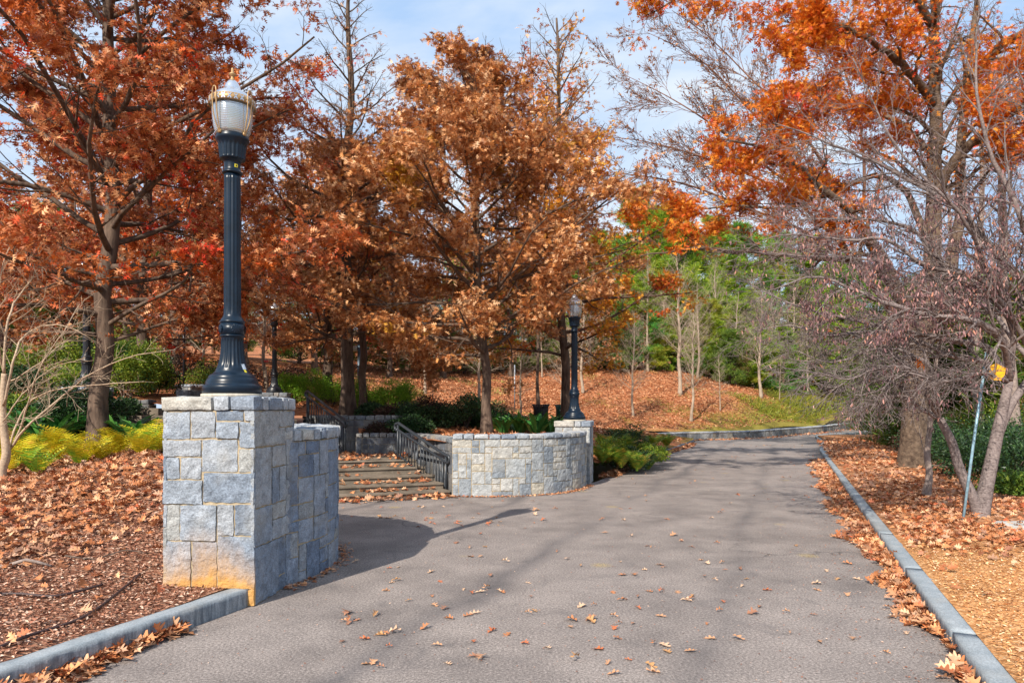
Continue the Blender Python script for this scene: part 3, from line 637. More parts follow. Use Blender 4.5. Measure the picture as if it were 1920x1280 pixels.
wall('terrace_wall', [(-7.25, 17.0), (-6.9, 17.1), (-6.4, 17.6), (-5.9, 18.3)], .8, 1.9, .3, .1, 'curved stub of terrace wall between the dark steps and the upper flight', 'stone_dark', .17, 22, .1, 'stone_far', .25, mort='mortar_dark')
wall('terrace_wall', [(-9.3, 19.3), (-8.6, 19.3), (-7.6, 19.5), (-6.4, 20.0)], .9, 2.0, .3, .1, 'short stone wall at the head of the upper steps below the black lamp post', 'stone_far', .14, 14, .1, 'stone_far', .25, mort='mortar_dark')
zwf = lambda x, y: float(zroad(x, y)*.9)
wp = []
for i in range(len(WALLX)-1):
    for t in np.linspace(0, 1, 12, endpoint=False): wp.append(tuple(np.array(WALLX[i])*(1-t)+np.array(WALLX[i+1])*t))
wall('retaining_wall', wp, -.1, .43, .35, .1, 'long low stone retaining wall at the foot of the leafy hill', 'stone_far', .2, 15, .2, 'stone_cap', .8, zf=zwf)

# ------------------------------------------------------------------ steps
FD = np.array([.935, .354]); FD /= np.linalg.norm(FD)
def flight(name, corners, dirs, width, n, label, z_back, parent=None):
    """corners: nosing corner (x,y,z) of each tread, at its right-hand end"""
    o = empty(name, (corners[0][0], corners[0][1], 0), label, 'steps'); ox, oy = corners[0][0], corners[0][1]
    for i, (x, y, z) in enumerate(corners):
        nx, ny = (corners[i+1][0], corners[i+1][1]) if i+1 < len(corners) else z_back
        a = np.array([x, y]); b = np.array([nx, ny]); st = b-a; ln = 1.12
        mb = MB()
        def fn(p, a=a, st=st): q = a+st*p[1]-dirs*p[0]; return (q[0]-ox, q[1]-oy, p[2])
        zprev = corners[i-1][2] if i else 0
        block(mb, (-.25, 0, z-.045), (width, ln if i+1 < len(corners) else 1.0, z), (14, 3, 2), fn, .0025, 3, .010, i*2.0)
        block(mb, (-.25, .028/max(.1, float(np.linalg.norm(st))), zprev-.03), (width, ln if i+1 < len(corners) else .98, z-.046), (14, 2, 1), fn, .002, 3, 0, i*2.5)
        mb.build('tread' if i+1 < len(corners) else 'landing', 'step_concrete', o, False)
    return o
tc_ = []
for (px, py, z) in ((820, 919.5, .115), (808, 905, .23), (793, 890, .345), (775, 875, .46), (760, 861.5, .575)):
    tc_.append(tuple(on(px, py, z)))
flight('stone_steps', tc_, FD, 3.0, 5, 'five worn concrete steps with leaves between the curved walls', (-3.6, 17.6))
tc2 = [(-4.35-.30*i, 16.0+.40*i, .575+.13*(i+1)) for i in range(7)]
flight('stone_steps', tc2, FD, 3.0, 7, 'upper flight of steps rising behind the first landing', (-7.2, 20.6))
tc3 = [(-7.6-.05*i, 13.8+.36*i, .98+.14*i) for i in range(5)]
def small_steps():
    o = empty('stone_steps', (-8.0, 15.2, .8), 'narrow dark stone steps beside the terrace wall behind the strap-leaved plants', 'steps')
    for i in range(5):
        mb = MB(); block(mb, (-1.2, .34*i, -.1 if i == 0 else .17*i-.06), (.7, .34*i+.5, .17*(i+1)), (8, 2, 2), lambda p: tuple(p), .006, 4, .015, i*1.0); mb.build('tread', 'step_concrete', o, False)
    mb = MB(); block(mb, (.72, -.2, -.2), (1.0, 2.2, 1.25), (2, 8, 6), lambda p: tuple(p), .012, 4, .02); mb.build('cheek_wall', 'stone_dark', o)
small_steps()

# ------------------------------------------------------------------ railings
def railing(lo, hi, hl, hh, label, nb):
    """lo/hi: base points of lower and upper newel; hl/hh: heights of the lower rail there"""
    lo = np.array(lo, float); hi = np.array(hi, float); o = empty('stair_railing', lo, label, 'railing'); d = hi-lo; g = d/np.linalg.norm(d); k = np.linalg.norm(d[:2])
    hd = np.array([d[0], d[1], 0])/k; Z = np.array([0, 0, 1.0])
    m = MB(); tube(m, [Z*(hl)+hd*-.05, Z*hl, d+Z*hh, d+Z*hh+hd*.05], .024, 8); m.build('middle_rail', 'rail_paint', o)
    m = MB(); tube(m, [Z*.06, Z*.07+hd*.1, d-hd*.1+Z*.06, d+Z*.07], .02, 8); m.build('bottom_rail', 'rail_paint', o)
    top = .14
    pts = [Z*(hl-.02)+hd*-.03+Z*.0]
    for a in np.linspace(-PI*.5, PI*.5, 9)[::-1]: pass
    arc = [hd*(-.07-.055*math.cos(a))+Z*(hl+.06+.065*math.sin(a)) for a in np.linspace(-PI/2, PI/2, 8)]
    arc2 = [d+hd*(.07+.055*math.cos(a))+Z*(hh+.06+.065*math.sin(a)) for a in np.linspace(PI/2, -PI/2, 8)]
    pts = [Z*(hl-.005)+hd*-.0]+arc+[Z*(hl+top-.0)+hd*.03]+[d+Z*(hh+top)-hd*.03]+arc2+[d+Z*(hh-.005)]
    m = MB(); tube(m, pts, .03, 10); m.build('handrail', 'rail_paint', o)
    for q, hgt, e in ((0, hl, .0), (0, hl, .11), (1, hh, .0), (1, hh, -.11)):
        base = d*q+hd*e; up = d[2]/k*e if q == 0 else d[2]/k*e
        zb = (up if q == 0 else d[2]+up)
        m = MB(); b = np.array([base[0], base[1], zb]); tube(m, [b-Z*.12, b+Z*(hgt+ (.10 if e == 0 else 0))], .024, 8); m.build('newel_post', 'rail_paint', o)
    bal = None
    for i in range(nb):
        t = (i+1.9)/(nb+2.8); p = d*t; hgt = hl+(hh-hl)*t
        if bal is None:
            m = MB(); tube(m, [(0, 0, .05), (0, 0, hgt)], .011, 6); bal = m.build('baluster', 'rail_paint', o); bal.location = tuple(p)
        else:
            c = bal.copy(); COL.objects.link(c); c.location = tuple(p); KIDS[o.name].append(c)
    return o
lo = on(836, 927, 0.0); hi = at(746, 857, 14.7); hi[2] = .575
railing(lo, hi, .62, .62, 'iron stair railing against the sunlit curved wall', 13)
lo = at(647, 852, 16.0); lo[2] = .575; hi = at(576, 790, 18.1)
railing(lo, (hi[0], hi[1], 1.30), .66, .66, 'iron railing of the upper steps in front of the green hedge', 12)

# ------------------------------------------------------------------ lamp posts
K_ = .004777
def lamp_post(loc, az, label, stickers=True, dark=False, group='black fluted lamp posts'):
    o = empty('lamp_post', loc, label, 'lamp post', group); pm = 'lamp_paint_dark' if dark else 'lamp_paint'
    z = lambda y: (738-y)*K_
    def prof(L_): return [(r*K_, z(y), (f[0]*K_ if f else 0)) for r, y, *f in L_]
    m = MB(); lathe(m, prof([(52.5, 738), (52.5, 724), (51.5, 722), (48, 720.5), (46.5, 718), (46.5, 716), (45, 712), (43.5, 709), (42, 708), (42, 706), (40, 703), (35, 700.5), (31.5, 697), (29, 693)]+[(29-9.5*(1-math.exp(-t*3.0)), 692-57*t, 1.7*min(1, t*6, (1-t)*14+.1)) for t in np.linspace(0, 1, 22)]+[(20, 634), (20.5, 632), (22.5, 631), (22.5, 629), (21.6, 628)]), 128, 20)
    m.build('base', pm, o)
    m = MB(); lathe(m, prof([(21.3, 628), (21.3, 606)]), 64); m.build('collar_band', pm, o)
    for k in range(4):
        a = az+math.radians(16)+k*PI/2; m = MB(); R_ = 21.3*K_
        ctr = np.array([math.cos(a)*R_, math.sin(a)*R_, z(617)]); n_ = np.array([math.cos(a), math.sin(a), 0]); tx = np.array([-math.sin(a), math.cos(a), 0])
        V = [ctr+n_*.010]; ring = 40
        for j in range(ring):
            b = j*2*PI/ring; rr = 9.2*K_*(1-.10*abs(math.sin(b*5))); V.append(ctr+n_*(.002)+tx*math.cos(b)*rr+np.array([0, 0, math.sin(b)*rr]))
        for j in range(ring):
            b = j*2*PI/ring; rr = 6.6*K_; V.append(ctr+n_*(.006+.006*abs(math.cos(b*5)))+tx*math.cos(b)*rr+np.array([0, 0, math.sin(b)*rr]))
        for j in range(ring):
            b = j*2*PI/ring; rr = 2.2*K_; V.append(ctr+n_*.006+tx*math.cos(b)*rr+np.array([0, 0, math.sin(b)*rr]))
        Fq = []
        for j in range(ring):
            j2 = (j+1) % ring; Fq += [(1+j, 1+j2, 1+ring+j2, 1+ring+j), (1+ring+j, 1+ring+j2, 1+2*ring+j2, 1+2*ring+j), (1+2*ring+j, 1+2*ring+j2, 0)]
        m.add(V, [q for q in Fq if len(q) == 4]+[q for q in Fq if len(q) == 3]); m.build('rosette', pm, o)
    m = MB(); lathe(m, prof([(21.3, 606), (22.6, 604.5), (22.6, 602), (20.5, 600.5), (19.5, 597), (17, 595), (16.2, 592)]+[(15.6-.7*t, 590-262*t, 1.5*min(1, t*40, (1-t)*40)) for t in np.linspace(0, 1, 30)]), 96, 14); m.build('shaft', pm, o)
    m = MB(); lathe(m, prof([(15, 327), (18.2, 325.5), (18.6, 323.5), (17, 321.8), (15.2, 320.5), (14.8, 317), (14.6, 309), (15, 306), (17, 302.5), (21, 300.5)]+[(22.9+2.4*t, 299.5-28*t, 1.8*min(1, t*10+.2, (1-t)*8+.1)) for t in np.linspace(0, 1, 12)]+[(26.5, 269), (28.2, 266), (29.6, 264), (29.9, 260), (28.6, 257), (28.2, 255), (28.2, 250)]), 128, 20); m.build('capital', pm, o)
    m = MB(); lathe(m, prof([(28.4, 256), (30.5, 250), (33.4, 240), (35.3, 226), (36.2, 213), (36.3, 204), (35.8, 199)]), 64); g = m.build('globe', 'globe_glass', o)
    m = MB(); lathe(m, prof([(9, 243), (9, 206), (6, 202)]), 24); m.build('lamp_core', 'white_paint', g)
    m = MB(); lathe(m, prof([(36.5, 199), (36.3, 190), (34.5, 184), (29.5, 178), (22.5, 173.5), (17.5, 170), (15.2, 167), (14, 163), (12.4, 159.5), (9.8, 155), (7, 152.2), (5.2, 151)]), 64); m.build('dome', 'silver', o)
    m = MB(); lathe(m, prof([(5.8, 151.5), (4.4, 149), (2.7, 147), (2.6, 142.5), (6.4, 140.8), (6.6, 139), (5.0, 137.6), (2.3, 136.8), (2.2, 129), (1.2, 127)]), 24); m.build('finial', 'brass', o)
    m = MB(); V = []; seg = 64; ro, ri = 41.5*K_, 40*K_; za, zb_ = z(202), z(189.5)
    th = np.arange(seg)*2*PI/seg
    for r_, zz in ((ri, za), (ro, za), (ro, zb_), (ri, zb_)): V.append(np.stack([r_*np.cos(th), r_*np.sin(th), np.full(seg, zz)], -1))
    Fq = [(a*seg+j, a*seg+(j+1) % seg, ((a+1) % 4)*seg+(j+1) % seg, ((a+1) % 4)*seg+j) for a in range(4) for j in range(seg)]
    m.add(np.concatenate(V), Fq); bd = m.build('crown_band', 'brass', o)
    m = MB()
    for j in range(24):
        a = j*2*PI/24; n_ = np.array([math.cos(a), math.sin(a), 0]); tx = np.array([-math.sin(a), math.cos(a), 0]); c = n_*(ro+.002)+np.array([0, 0, (za+zb_)/2]); zz = np.array([0, 0, 1.0])
        for sg in (1, -1):
            d = (tx*.014+zz*.022*sg); e = (tx*.0035-zz*.002*sg); m.add([c-d-e, c-d+e, c+d+e, c+d-e], [(0, 1, 2, 3)])
    m.build('lattice_pattern', 'silver', bd)
    for k in range(4):
        a = az+math.radians(44)+k*PI/2; n_ = np.array([math.cos(a), math.sin(a), 0]); tx = np.array([-math.sin(a), math.cos(a), 0]); m = MB()
        for sg in (1, -1):
            pp = []
            for (r_, y, w) in ((31, 256, 1.5), (32, 252, 1.7), (35.5, 243, 3.0), (39.5, 231, 4.0), (41.8, 218, 4.5), (42.8, 202, 4.7), (42.8, 187, 4.6), (42.8, 182, 3.9), (42.8, 179, 2.2), (42.8, 178, 0)):
                pp.append(n_*r_*K_+tx*w*K_*sg+np.array([0, 0, z(y)]))
            tube(m, pp, .0052, 6)
        block(m, (-.014, -.014, -.014), (.014, .010, .014), (1, 1, 1), lambda p: n_*(29.8*K_+p[1])+tx*p[0]+np.array([0, 0, z(256)+p[2]]))
        m.build('cage_arm', 'brass', o)
    if stickers:
        def dec(nm, a, r_, y0, y1, hw, mat, off=.0015, r2=None):
            m = MB(); V = []
            for (yy, rr) in ((y0, r_), (y1, r2 or r_)):
                for s_ in np.linspace(-1, 1, 5):
                    aa = a+hw*s_/(rr*K_); V.append((math.cos(aa)*(rr*K_+off), math.sin(aa)*(rr*K_+off), z(yy)))
            m.add(V, [(i, i+1, i+6, i+5) for i in range(4)]); m.build(nm, mat, o)
        dec('number_sticker', az+math.radians(26), 14.75, 316.5, 310.5, .015, 'yellow_label')
        dec('number_mark', az+math.radians(26), 14.75, 315, 312, .006, 'black_ink', .003)
        dec('paper_sticker', az+math.radians(47), 23.7, 682, 692.5, .020, 'label_paper', .004, 28.6)
        dec('warning_sticker', az+math.radians(46), 28.2, 693, 698, .012, 'yellow_label', .006, 31.5)
    return o
aN = math.atan2(-PY, -PX)       # towards the camera
def plinth(parentloc, r, h, label):
    pass
m = MB(); lathe(m, [(.262, 0, 0), (.262, .03, 0), (.25, .034, 0)], 48); pl_ = m.build('grout_plinth', 'plinth'); pl_.location = (PX, PY, 1.744)
tag(pl_, 'thin round mortar plinth under the tallest lamp post', 'plinth')
lamp_post((PX, PY, 1.776), aN, 'tall dark blue fluted lamp post on the big rust-stained granite pier')
m = MB(); lathe(m, [(.262, 0, 0), (.262, .03, 0), (.25, .034, 0)], 48); p2 = m.build('grout_plinth', 'plinth'); p2.location = (FPX, FPY, 1.362)
tag(p2, 'round mortar plinth on the pale pier at the end of the curved wall', 'plinth')
lamp_post((FPX, FPY, 1.392), math.atan2(-FPY, -FPX), 'fluted lamp post on the pale pier beside the road, green bin behind', False)
lamp_post((-7.4, 21.6, 2.125), math.atan2(-21, 7), 'black lamp post on the terrace beside the light green hedge', False, True)
lamp_post((-9.2, 15.0, 2.1), math.atan2(-15, 9), 'black lamp post half hidden behind the thick oak trunk', False, True)
# ------------------------------------------------------------------ trees
OAK = tpl_spiky(); KITE = tpl_kite(); STAR = tpl_star()
def unit(v): return v/(np.linalg.norm(v)+1e-12)
class Tree:
    """grows limbs recursively; twigs end in leaf sites"""
    def __init__(s, seed, taper=.35, wob=.16, trop=.0, ang=(35, 65), nkid=(9, 6, 5), ratio=(.45, .5, .5), seg=(8, 6, 5), flat=.5, minr=.0035, t0=.2, sides=(10, 6, 4, 3), wander=None, lenmin=.5, kr=.45):
        s.r = np.random.default_rng(seed); s.a = dict(taper=taper, wob=wob, trop=trop, ang=ang, nkid=nkid, ratio=ratio, seg=seg, flat=flat, minr=minr, t0=t0, lenmin=lenmin, kr=kr)
        s.sides = sides; s.wood = MB(); s.twigs = []
    def path(s, pts, rad, sides=10, kids=True, lvl=0, ndiv=26, kidlen=None, t0=None, nkid=None, jit=0.0):
        """limb along given points (each x,y,z) with radii given at the points"""
        P = smooth_path(pts, ndiv); k = np.linspace(0, 1, len(P)); R = np.interp(k, np.linspace(0, 1, len(rad)), rad)
        if jit: P[1:-1] += s.r.normal(size=(len(P)-2, 3))*jit
        tube(s.wood, P, R, sides)
        if kids: s.spawn(P, R, lvl, kidlen, t0, nkid)
        return P, R
    def spawn(s, P, R, lvl, L=None, t0=None, nkid=None):
        a = s.a; d = np.linalg.norm(np.diff(P, axis=0), axis=1); tot = d.sum(); cum = np.concatenate([[0], np.cumsum(d)])/tot
        n = a['nkid'][min(lvl, len(a['nkid'])-1)] if nkid is None else nkid
        if callable(L): Lf = L
        else: base = (L if L is not None else tot*a['ratio'][min(lvl, 2)]); Lf = lambda t: base*(1.0-.55*t)
        t_ = a['t0'] if t0 is None else t0; az = s.r.uniform(0, 6.28)
        for i in range(n):
            t = t_+(1-t_)*(i+s.r.uniform(.1, .9))/n; t = min(t, .99)
            p = np.array([np.interp(t, cum, P[:, j]) for j in range(3)]); r = float(np.interp(t, cum, R)); k = min(int(t*(len(P)-1)), len(P)-2)
            T = unit(P[k+1]-P[k]); az += 2.4+s.r.uniform(-.5, .5)
            u = unit(np.cross(T, [0, 0, 1]) if abs(T[2]) < .95 else np.cross(T, [1, 0, 0])); v = np.cross(T, u)
            w = u*math.cos(az)+v*math.sin(az)
            if abs(T[2]) < .9: w = unit(w*np.array([1, 1, 1-a['flat']]))
            g = math.radians(s.r.uniform(*a['ang'])); D = unit(T*math.cos(g)+w*math.sin(g))
            s.limb(p, D, max(.18, Lf(t)*s.r.uniform(.75, 1.2)), max(r*a.get('kr', .45), a['minr']), lvl+1)
    def limb(s, p, D, length, r0, lvl, trop=None, wob=None):
        a = s.a; n = a['seg'][min(lvl, len(a['seg'])-1)]; P = [p]; d = D.copy(); h = length/n; tr = a['trop'] if trop is None else trop; wb = a['wob'] if wob is None else wob
        for i in range(n):
            d = unit(d+s.r.normal(size=3)*wb+np.array([0, 0, tr])); P.append(P[-1]+d*h)
        P = np.array(P); end = max(a['minr']*.6, r0*.25); R = np.linspace(r0, end, n+1)
        tube(s.wood, P, R, s.sides[min(lvl, len(s.sides)-1)], cap=False)
        if lvl <= len(a['nkid'])-1 and length > a['lenmin']*(.6 if lvl > 1 else 1): s.spawn(P, R, lvl)
        else: s.twigs.append(P)
        if lvl >= 1: s.twigs.append(P[n//2:])
        return P
    def sites(s, dens, jit=.07, mask=None, maxn=None):
        out = []
        for P in s.twigs:
            L = np.linalg.norm(np.diff(P, axis=0), axis=1).sum(); k = s.r.poisson(dens*L)
            if k <= 0: continue
            t = s.r.uniform(0, 1, k)**.8*(len(P)-1); i = np.minimum(t.astype(int), len(P)-2); f = (t-i)[:, None]
            out.append(P[i]*(1-f)+P[i+1]*f+s.r.normal(size=(k, 3))*jit)
        S = np.concatenate(out) if out else np.zeros((0, 3))
        if mask is not None: S = S[mask(S)]
        if maxn and len(S) > maxn: S = S[s.r.permutation(len(S))[:maxn]]
        return S
    def foliage(s, S, size, mat, tpl=OAK, parent=None, name='crown', droop=-.35, upz=.6, mb=None, origin=None):
        n = len(S); m = mb or MB(); r = s.r
        d = r.normal(size=(n, 3)); d[:, 2] = d[:, 2]*.7+droop; u = r.normal(size=(n, 3)); u[:, 2] = np.abs(u[:, 2])+upz
        leaves(m, tpl, S, r.uniform(.65, 1.25, n)*size, d, u)
        if mb is None: return m.build(name, mat, parent, False)
def nmask(scale, thr, off=0.0, soft=.08, seed=3):
    r = np.random.default_rng(seed)
    def f(S):
        v = np.array([noise.noise(Vector((p[0]*scale+off, p[1]*scale, p[2]*scale*2.1-off))) for p in S]) if len(S) else np.zeros(0)
        return v+r.uniform(-soft, soft, len(S)) > thr
    return f
def profile(zs, rs): return lambda z: float(np.interp(z, zs, rs))
def oak(name, loc, H, r0, prof, zlow, label, leaf, dens, size, seed, lean=(0, 0), nprim=34, bare_top=None, bark='bark_oak', up=.25, tpl=OAK, group=None, mask=None, cat='tree', trunk_top=.03, extra=None, nkid=(0, 7, 5), trop=.02, maxn=None, wobT=.05, thin=None, flare=1.3, lk=(.012, .012), dj=.09):
    o = empty(name, loc, label, cat, group); t = Tree(seed, nkid=nkid, trop=trop, flat=.45, ratio=(.5, .42, .5), t0=.18, ang=(30, 62))
    n = 14; zz = np.linspace(0, H, n); P = np.stack([lean[0]*(zz/H)**1.3+np.concatenate([[0], t.r.normal(size=n-1).cumsum()*wobT]), lean[1]*(zz/H)+np.concatenate([[0], t.r.normal(size=n-1).cumsum()*wobT]), zz], -1)
    R = r0*(1-zz/H)**.75+trunk_top; R[0] *= flare
    P2 = smooth_path(P, 42); k = np.linspace(0, 1, len(P2)); R2 = np.interp(P2[:, 2], zz, R); ff = P2[:, 2] < .5; R2[ff] *= 1+.25*(1-P2[ff, 2]/.5)**2
    P2[0, 2] -= .15
    tw = MB(); tube(tw, P2, R2, 14); tr = tw.build('trunk', bark, o)
    az = t.r.uniform(0, 6)
    for i in range(nprim):
        z = zlow+(H*.97-zlow)*((i+t.r.uniform(0, .8))/nprim)**1.0; az += 2.4+t.r.uniform(-.4, .4)
        L = prof(z)*t.r.uniform(.8, 1.15)
        if L < .12: continue
        p = np.array([np.interp(z, P2[:, 2], P2[:, j]) for j in range(3)]); f = (z-zlow)/(H-zlow)
        D = unit(np.array([math.cos(az), math.sin(az), up+f*.9+t.r.uniform(-.15, .15)]))
        rr = min(float(np.interp(z, zz, R))*.5, lk[0]+lk[1]*L)
        t.limb(p, D, L, rr, 1, trop=trop, wob=.11)
    t.wood.build('branches', bark, o)
    S = t.sites(dens, dj, mask, maxn)
    if thin is not None: S = S[t.r.uniform(size=len(S)) < thin(S)]
    if len(S): t.foliage(S, size, leaf, tpl, o)
    return o, t, len(S)
def ground_z(x, y):
    s = s_of(x, y)
    if s > SR: return float(zr(x, y)[0])
    if y > 17.1 or (x > -1.9 and y > 13.2): return float(zh(x, y)[0])
    return float(zl(x, y)[0])
cnt = {}
# thick oak, front left
gz = ground_z(-7.5, 12.6)
o, t, n = oak('oak_tree', (-7.5, 12.6, gz), 12.5, .135, profile([0, 2.0, 3.2, 5.5, 8, 10.5, 12.5], [2.4, 2.9, 4.2, 4.4, 4.1, 2.8, .5]), 1.9, 'thick-trunked oak with rust and red leaves standing behind the yellow ferns', 'leaf_rust', 60, .145, 21, nprim=72, nkid=(0, 9, 6), lean=(-.1, .3), up=.12, mask=nmask(.8, .08, 3.0), maxn=90000); cnt['oakL'] = n
# middle oaks
gz = 1.42
o, t, n = oak('oak_tree', (*at(652, 775, 19)[:2], gz), 12.0, .155, profile([0, 2.0, 4, 5.5, 7.2, 8.6, 12], [2.4, 3.2, 3.6, 3.3, 2.4, 1.3, .7]), 2.0, 'straight oak behind the curved planter wall, copper crown with a bare upper leader', 'leaf_copper_red', 66, .145, 33, nprim=62, nkid=(0, 8, 6), up=.1, thin=lambda S: np.clip(1.15-(S[:, 2]-6.0)*.6, .03, 1), mask=nmask(.75, .04, 5.0), maxn=80000); cnt['oak652'] = n
o, t, n = oak('oak_tree', (*at(913, 812, 16)[:2], 1.05), 8.8, .085, profile([0, 1.7, 2.8, 4.4, 5.8, 7.2, 8.8], [2.9, 3.6, 4.1, 3.8, 2.9, 1.9, .5]), 1.75, 'slender oak with dense copper crown behind the sunlit curved wall', 'leaf_copper', 66, .135, 47, nprim=66, nkid=(0, 9, 6), up=.12, lean=(.25, 0), maxn=95000, mask=nmask(.85, .03, 8.0)); cnt['oak913'] = n
o, t, n = oak('oak_tree', (*at(1062, 775, 21.5)[:2], 1.1), 12.6, .115, profile([0, 2.0, 4, 5.5, 7.5, 10, 12.6], [2.2, 3.3, 3.6, 2.8, 2.3, 1.6, .6]), 2.1, 'tall oak behind the far lamp post, amber below and thin red at its top', 'leaf_gold', 50, .14, 58, nprim=60, nkid=(0, 7, 6), up=.18, thin=lambda S: np.clip(1.0-(S[:, 2]-6.0)*.2, .12, 1), mask=nmask(.7, 0.0, 9.0), maxn=60000); cnt['oak1062'] = n
o, t, n = oak('oak_tree', (*at(682, 772, 22)[:2], 1.5), 8.0, .10, profile([0, 2.2, 4, 6, 8], [1.6, 2.4, 2.6, 1.9, .5]), 2.2, 'second narrower oak trunk beside the slate lamp pole on the terrace', 'leaf_brown', 34, .16, 61, nprim=26, nkid=(0, 7, 5), tpl=STAR, maxn=26000)
o, t, n = oak('oak_tree', (-10.8, 20.5, 2.0), 10.5, .16, profile([0, 2.2, 4, 7, 10.5], [2.2, 3.4, 3.6, 2.6, .6]), 1.6, 'crimson and rust oak on the upper terrace behind the thick oak', 'leaf_rust', 34, .17, 67, nprim=30, nkid=(0, 7, 5), tpl=STAR, maxn=34000)
o, t, n = oak('oak_tree', (-6.4, 24.0, 2.0), 9.0, .15, profile([0, 2.0, 4, 6.5, 9], [2.0, 3.0, 3.2, 2.2, .5]), 1.9, 'russet oak behind the light green hedge on the terrace', 'leaf_copper_red', 34, .17, 71, nprim=30, nkid=(0, 7, 5), tpl=STAR, maxn=34000)
o, t, n = oak('maple_tree', (*at(1010, 700, 27)[:2], 1.6), 14.5, .05, profile([0, 3, 6, 9, 14.5], [1.2, 2.2, 2.4, 1.9, .5]), 3.0, 'slim maple with sparse red leaves rising above the copper oaks', 'leaf_redtop', 5, .17, 73, nprim=34, nkid=(0, 6, 4), bark='bark_oak', tpl=STAR, up=.5, maxn=6000, trunk_top=.012)

# big oak on the right verge
def big_oak():
    Y = 17.0; b = at(1712, 870, Y); o = empty('oak_tree', b, 'huge old oak with orange leaves and leaning limbs on the right-hand verge of the road', 'tree')
    o['label'] = 'huge old oak with orange leaves and leaning limbs on the leafy verge'
    def q(px, py, dy=0.0): return at(px, py, Y+dy)-b
    T = Tree(5, nkid=(10, 10, 7), trop=.012, flat=.25, ratio=(.4, .45, .5), ang=(28, 65), wob=.17, t0=.12, minr=.004, seg=(8, 7, 6))
    tw = MB()
    def seg(pts, rad, sides=16, nd=30):
        P = smooth_path(pts, nd); tube(tw, P, np.interp(np.linspace(0, 1, len(P)), np.linspace(0, 1, len(rad)), rad), sides); return P
    seg([q(1712, 900), q(1714, 850), q(1716, 780), q(1718, 700), q(1722, 640)], [.42, .33, .29, .27, .26])
    tw.build('trunk', 'bark_big', o)
    LMB = []
    def limb(pts, rad, kl, nk=None, t0=.15, lf=1.0, nd=26):
        P, R = T.path(pts, rad, 10, True, 0, nd, kl, t0, nk, .02); return P
    limb([q(1722, 660), q(1690, 560, -.4), q(1650, 480, -.9), q(1595, 400, -1.5), q(1545, 355, -2), q(1480, 300, -2.5), q(1410, 270, -3), q(1350, 260, -3.4)], [.20, .17, .15, .12, .08, .055, .035, .012], 2.2, 15, .3)
    limb([q(1728, 660), q(1745, 540, .3), q(1752, 400, .5), q(1756, 250, .5), q(1752, 100, .3), q(1750, -60, 0), q(1745, -200, 0)], [.22, .20, .18, .15, .12, .08, .04], 2.6, 20, .3)
    limb([q(1732, 650), q(1785, 500, .8), q(1800, 380, 1.2), q(1803, 240, 1.6), q(1820, 100, 2.0), q(1840, -60, 2.3)], [.18, .15, .13, .11, .08, .04], 2.4, 14, .3)
    limb([q(1752, 360, .5), q(1800, 290, 0), q(1860, 240, -.5), q(1930, 190, -1), q(2010, 150, -1.5)], [.14, .12, .10, .07, .03], 2.0, 12, .25)
    limb([q(1712, 600), q(1660, 520, -.6), q(1600, 492, -1.1), q(1500, 482, -1.7), q(1400, 470, -2.2), q(1300, 466, -2.6), q(1200, 480, -3)], [.10, .09, .08, .06, .045, .03, .01], 1.5, 13, .3)
    limb([q(1748, 470, .3), q(1700, 360, 1.0), q(1640, 330, 1.5), q(1560, 360, 2.0), q(1480, 390, 2.2), q(1380, 385, 2.4), q(1280, 395, 2.6), q(1190, 385, 2.6)], [.10, .085, .07, .055, .04, .025, .018, .008], 1.7, 20, .2)
    limb([q(1754, 200, .5), q(1690, 120, -.6), q(1600, 60, -1.4), q(1520, 40, -2.0), q(1440, 60, -2.6)], [.11, .09, .06, .04, .012], 2.3, 14, .15)
    limb([q(1752, 60, .3), q(1680, -60, -.5), q(1560, -90, -1.2), q(1420, -70, -1.8), q(1300, -20, -2.2), q(1210, 30, -2.5)], [.10, .08, .06, .045, .03, .01], 1.7, 13, .35)
    limb([q(1754, 300, .5), q(1700, 240, 1.5), q(1620, 200, 2.4), q(1530, 190, 3.0), q(1450, 220, 3.4)], [.09, .075, .06, .035, .012], 2.0, 12, .2)
    limb([q(1812, 160, 1.8), q(1870, 90, 1.0), q(1930, 60, .2), q(1990, 60, -.5)], [.12, .1, .07, .03], 1.8, 9, .2)
    T.wood.build('branches', 'bark_big', o)
    # leaf masses
    lob = [(1545, 60, 150, 90), (1640, 110, 90, 80), (1440, 200, 95, 75), (1500, 130, 90, 70), (1400, 300, 90, 60), (1440, 360, 110, 60), (1330, 390, 110, 42), (1250, 395, 100, 40), (1190, 380, 50, 28), (1640, 30, 110, 60), (1215, 30, 75, 55), (1300, 5, 70, 30), (1880, 190, 70, 70), (1890, 100, 60, 40), (1540, 400, 80, 40), (1660, 220, 70, 60), (1260, 450, 50, 22), (1900, 270, 50, 40), (1580, 190, 60, 50)]
    S = T.sites(62, .13)
    pw = S+b; px = 960+pw[:, 0]/pw[:, 1]*F; py = HOR-(pw[:, 2]-EYE)/pw[:, 1]*F
    dmin = np.min([((px-a)/c)**2+((py-e)/f)**2 for a, e, c, f in lob], axis=0)
    cl = np.array([noise.noise(Vector((p*np.array([1.3, 1.3, 2.2])).tolist())) for p in S]); keep = ((dmin+T.r.normal(size=len(S))*.5 < 1.15) & (cl > .07)) | (T.r.uniform(size=len(S)) < .03)
    S = S[keep & (py < 480)]
    if len(S) > 44000: S = S[T.r.permutation(len(S))[:44000]]
    cnt['big'] = len(S)
    T.foliage(S, .135, 'leaf_orange', OAK, o)
big_oak()

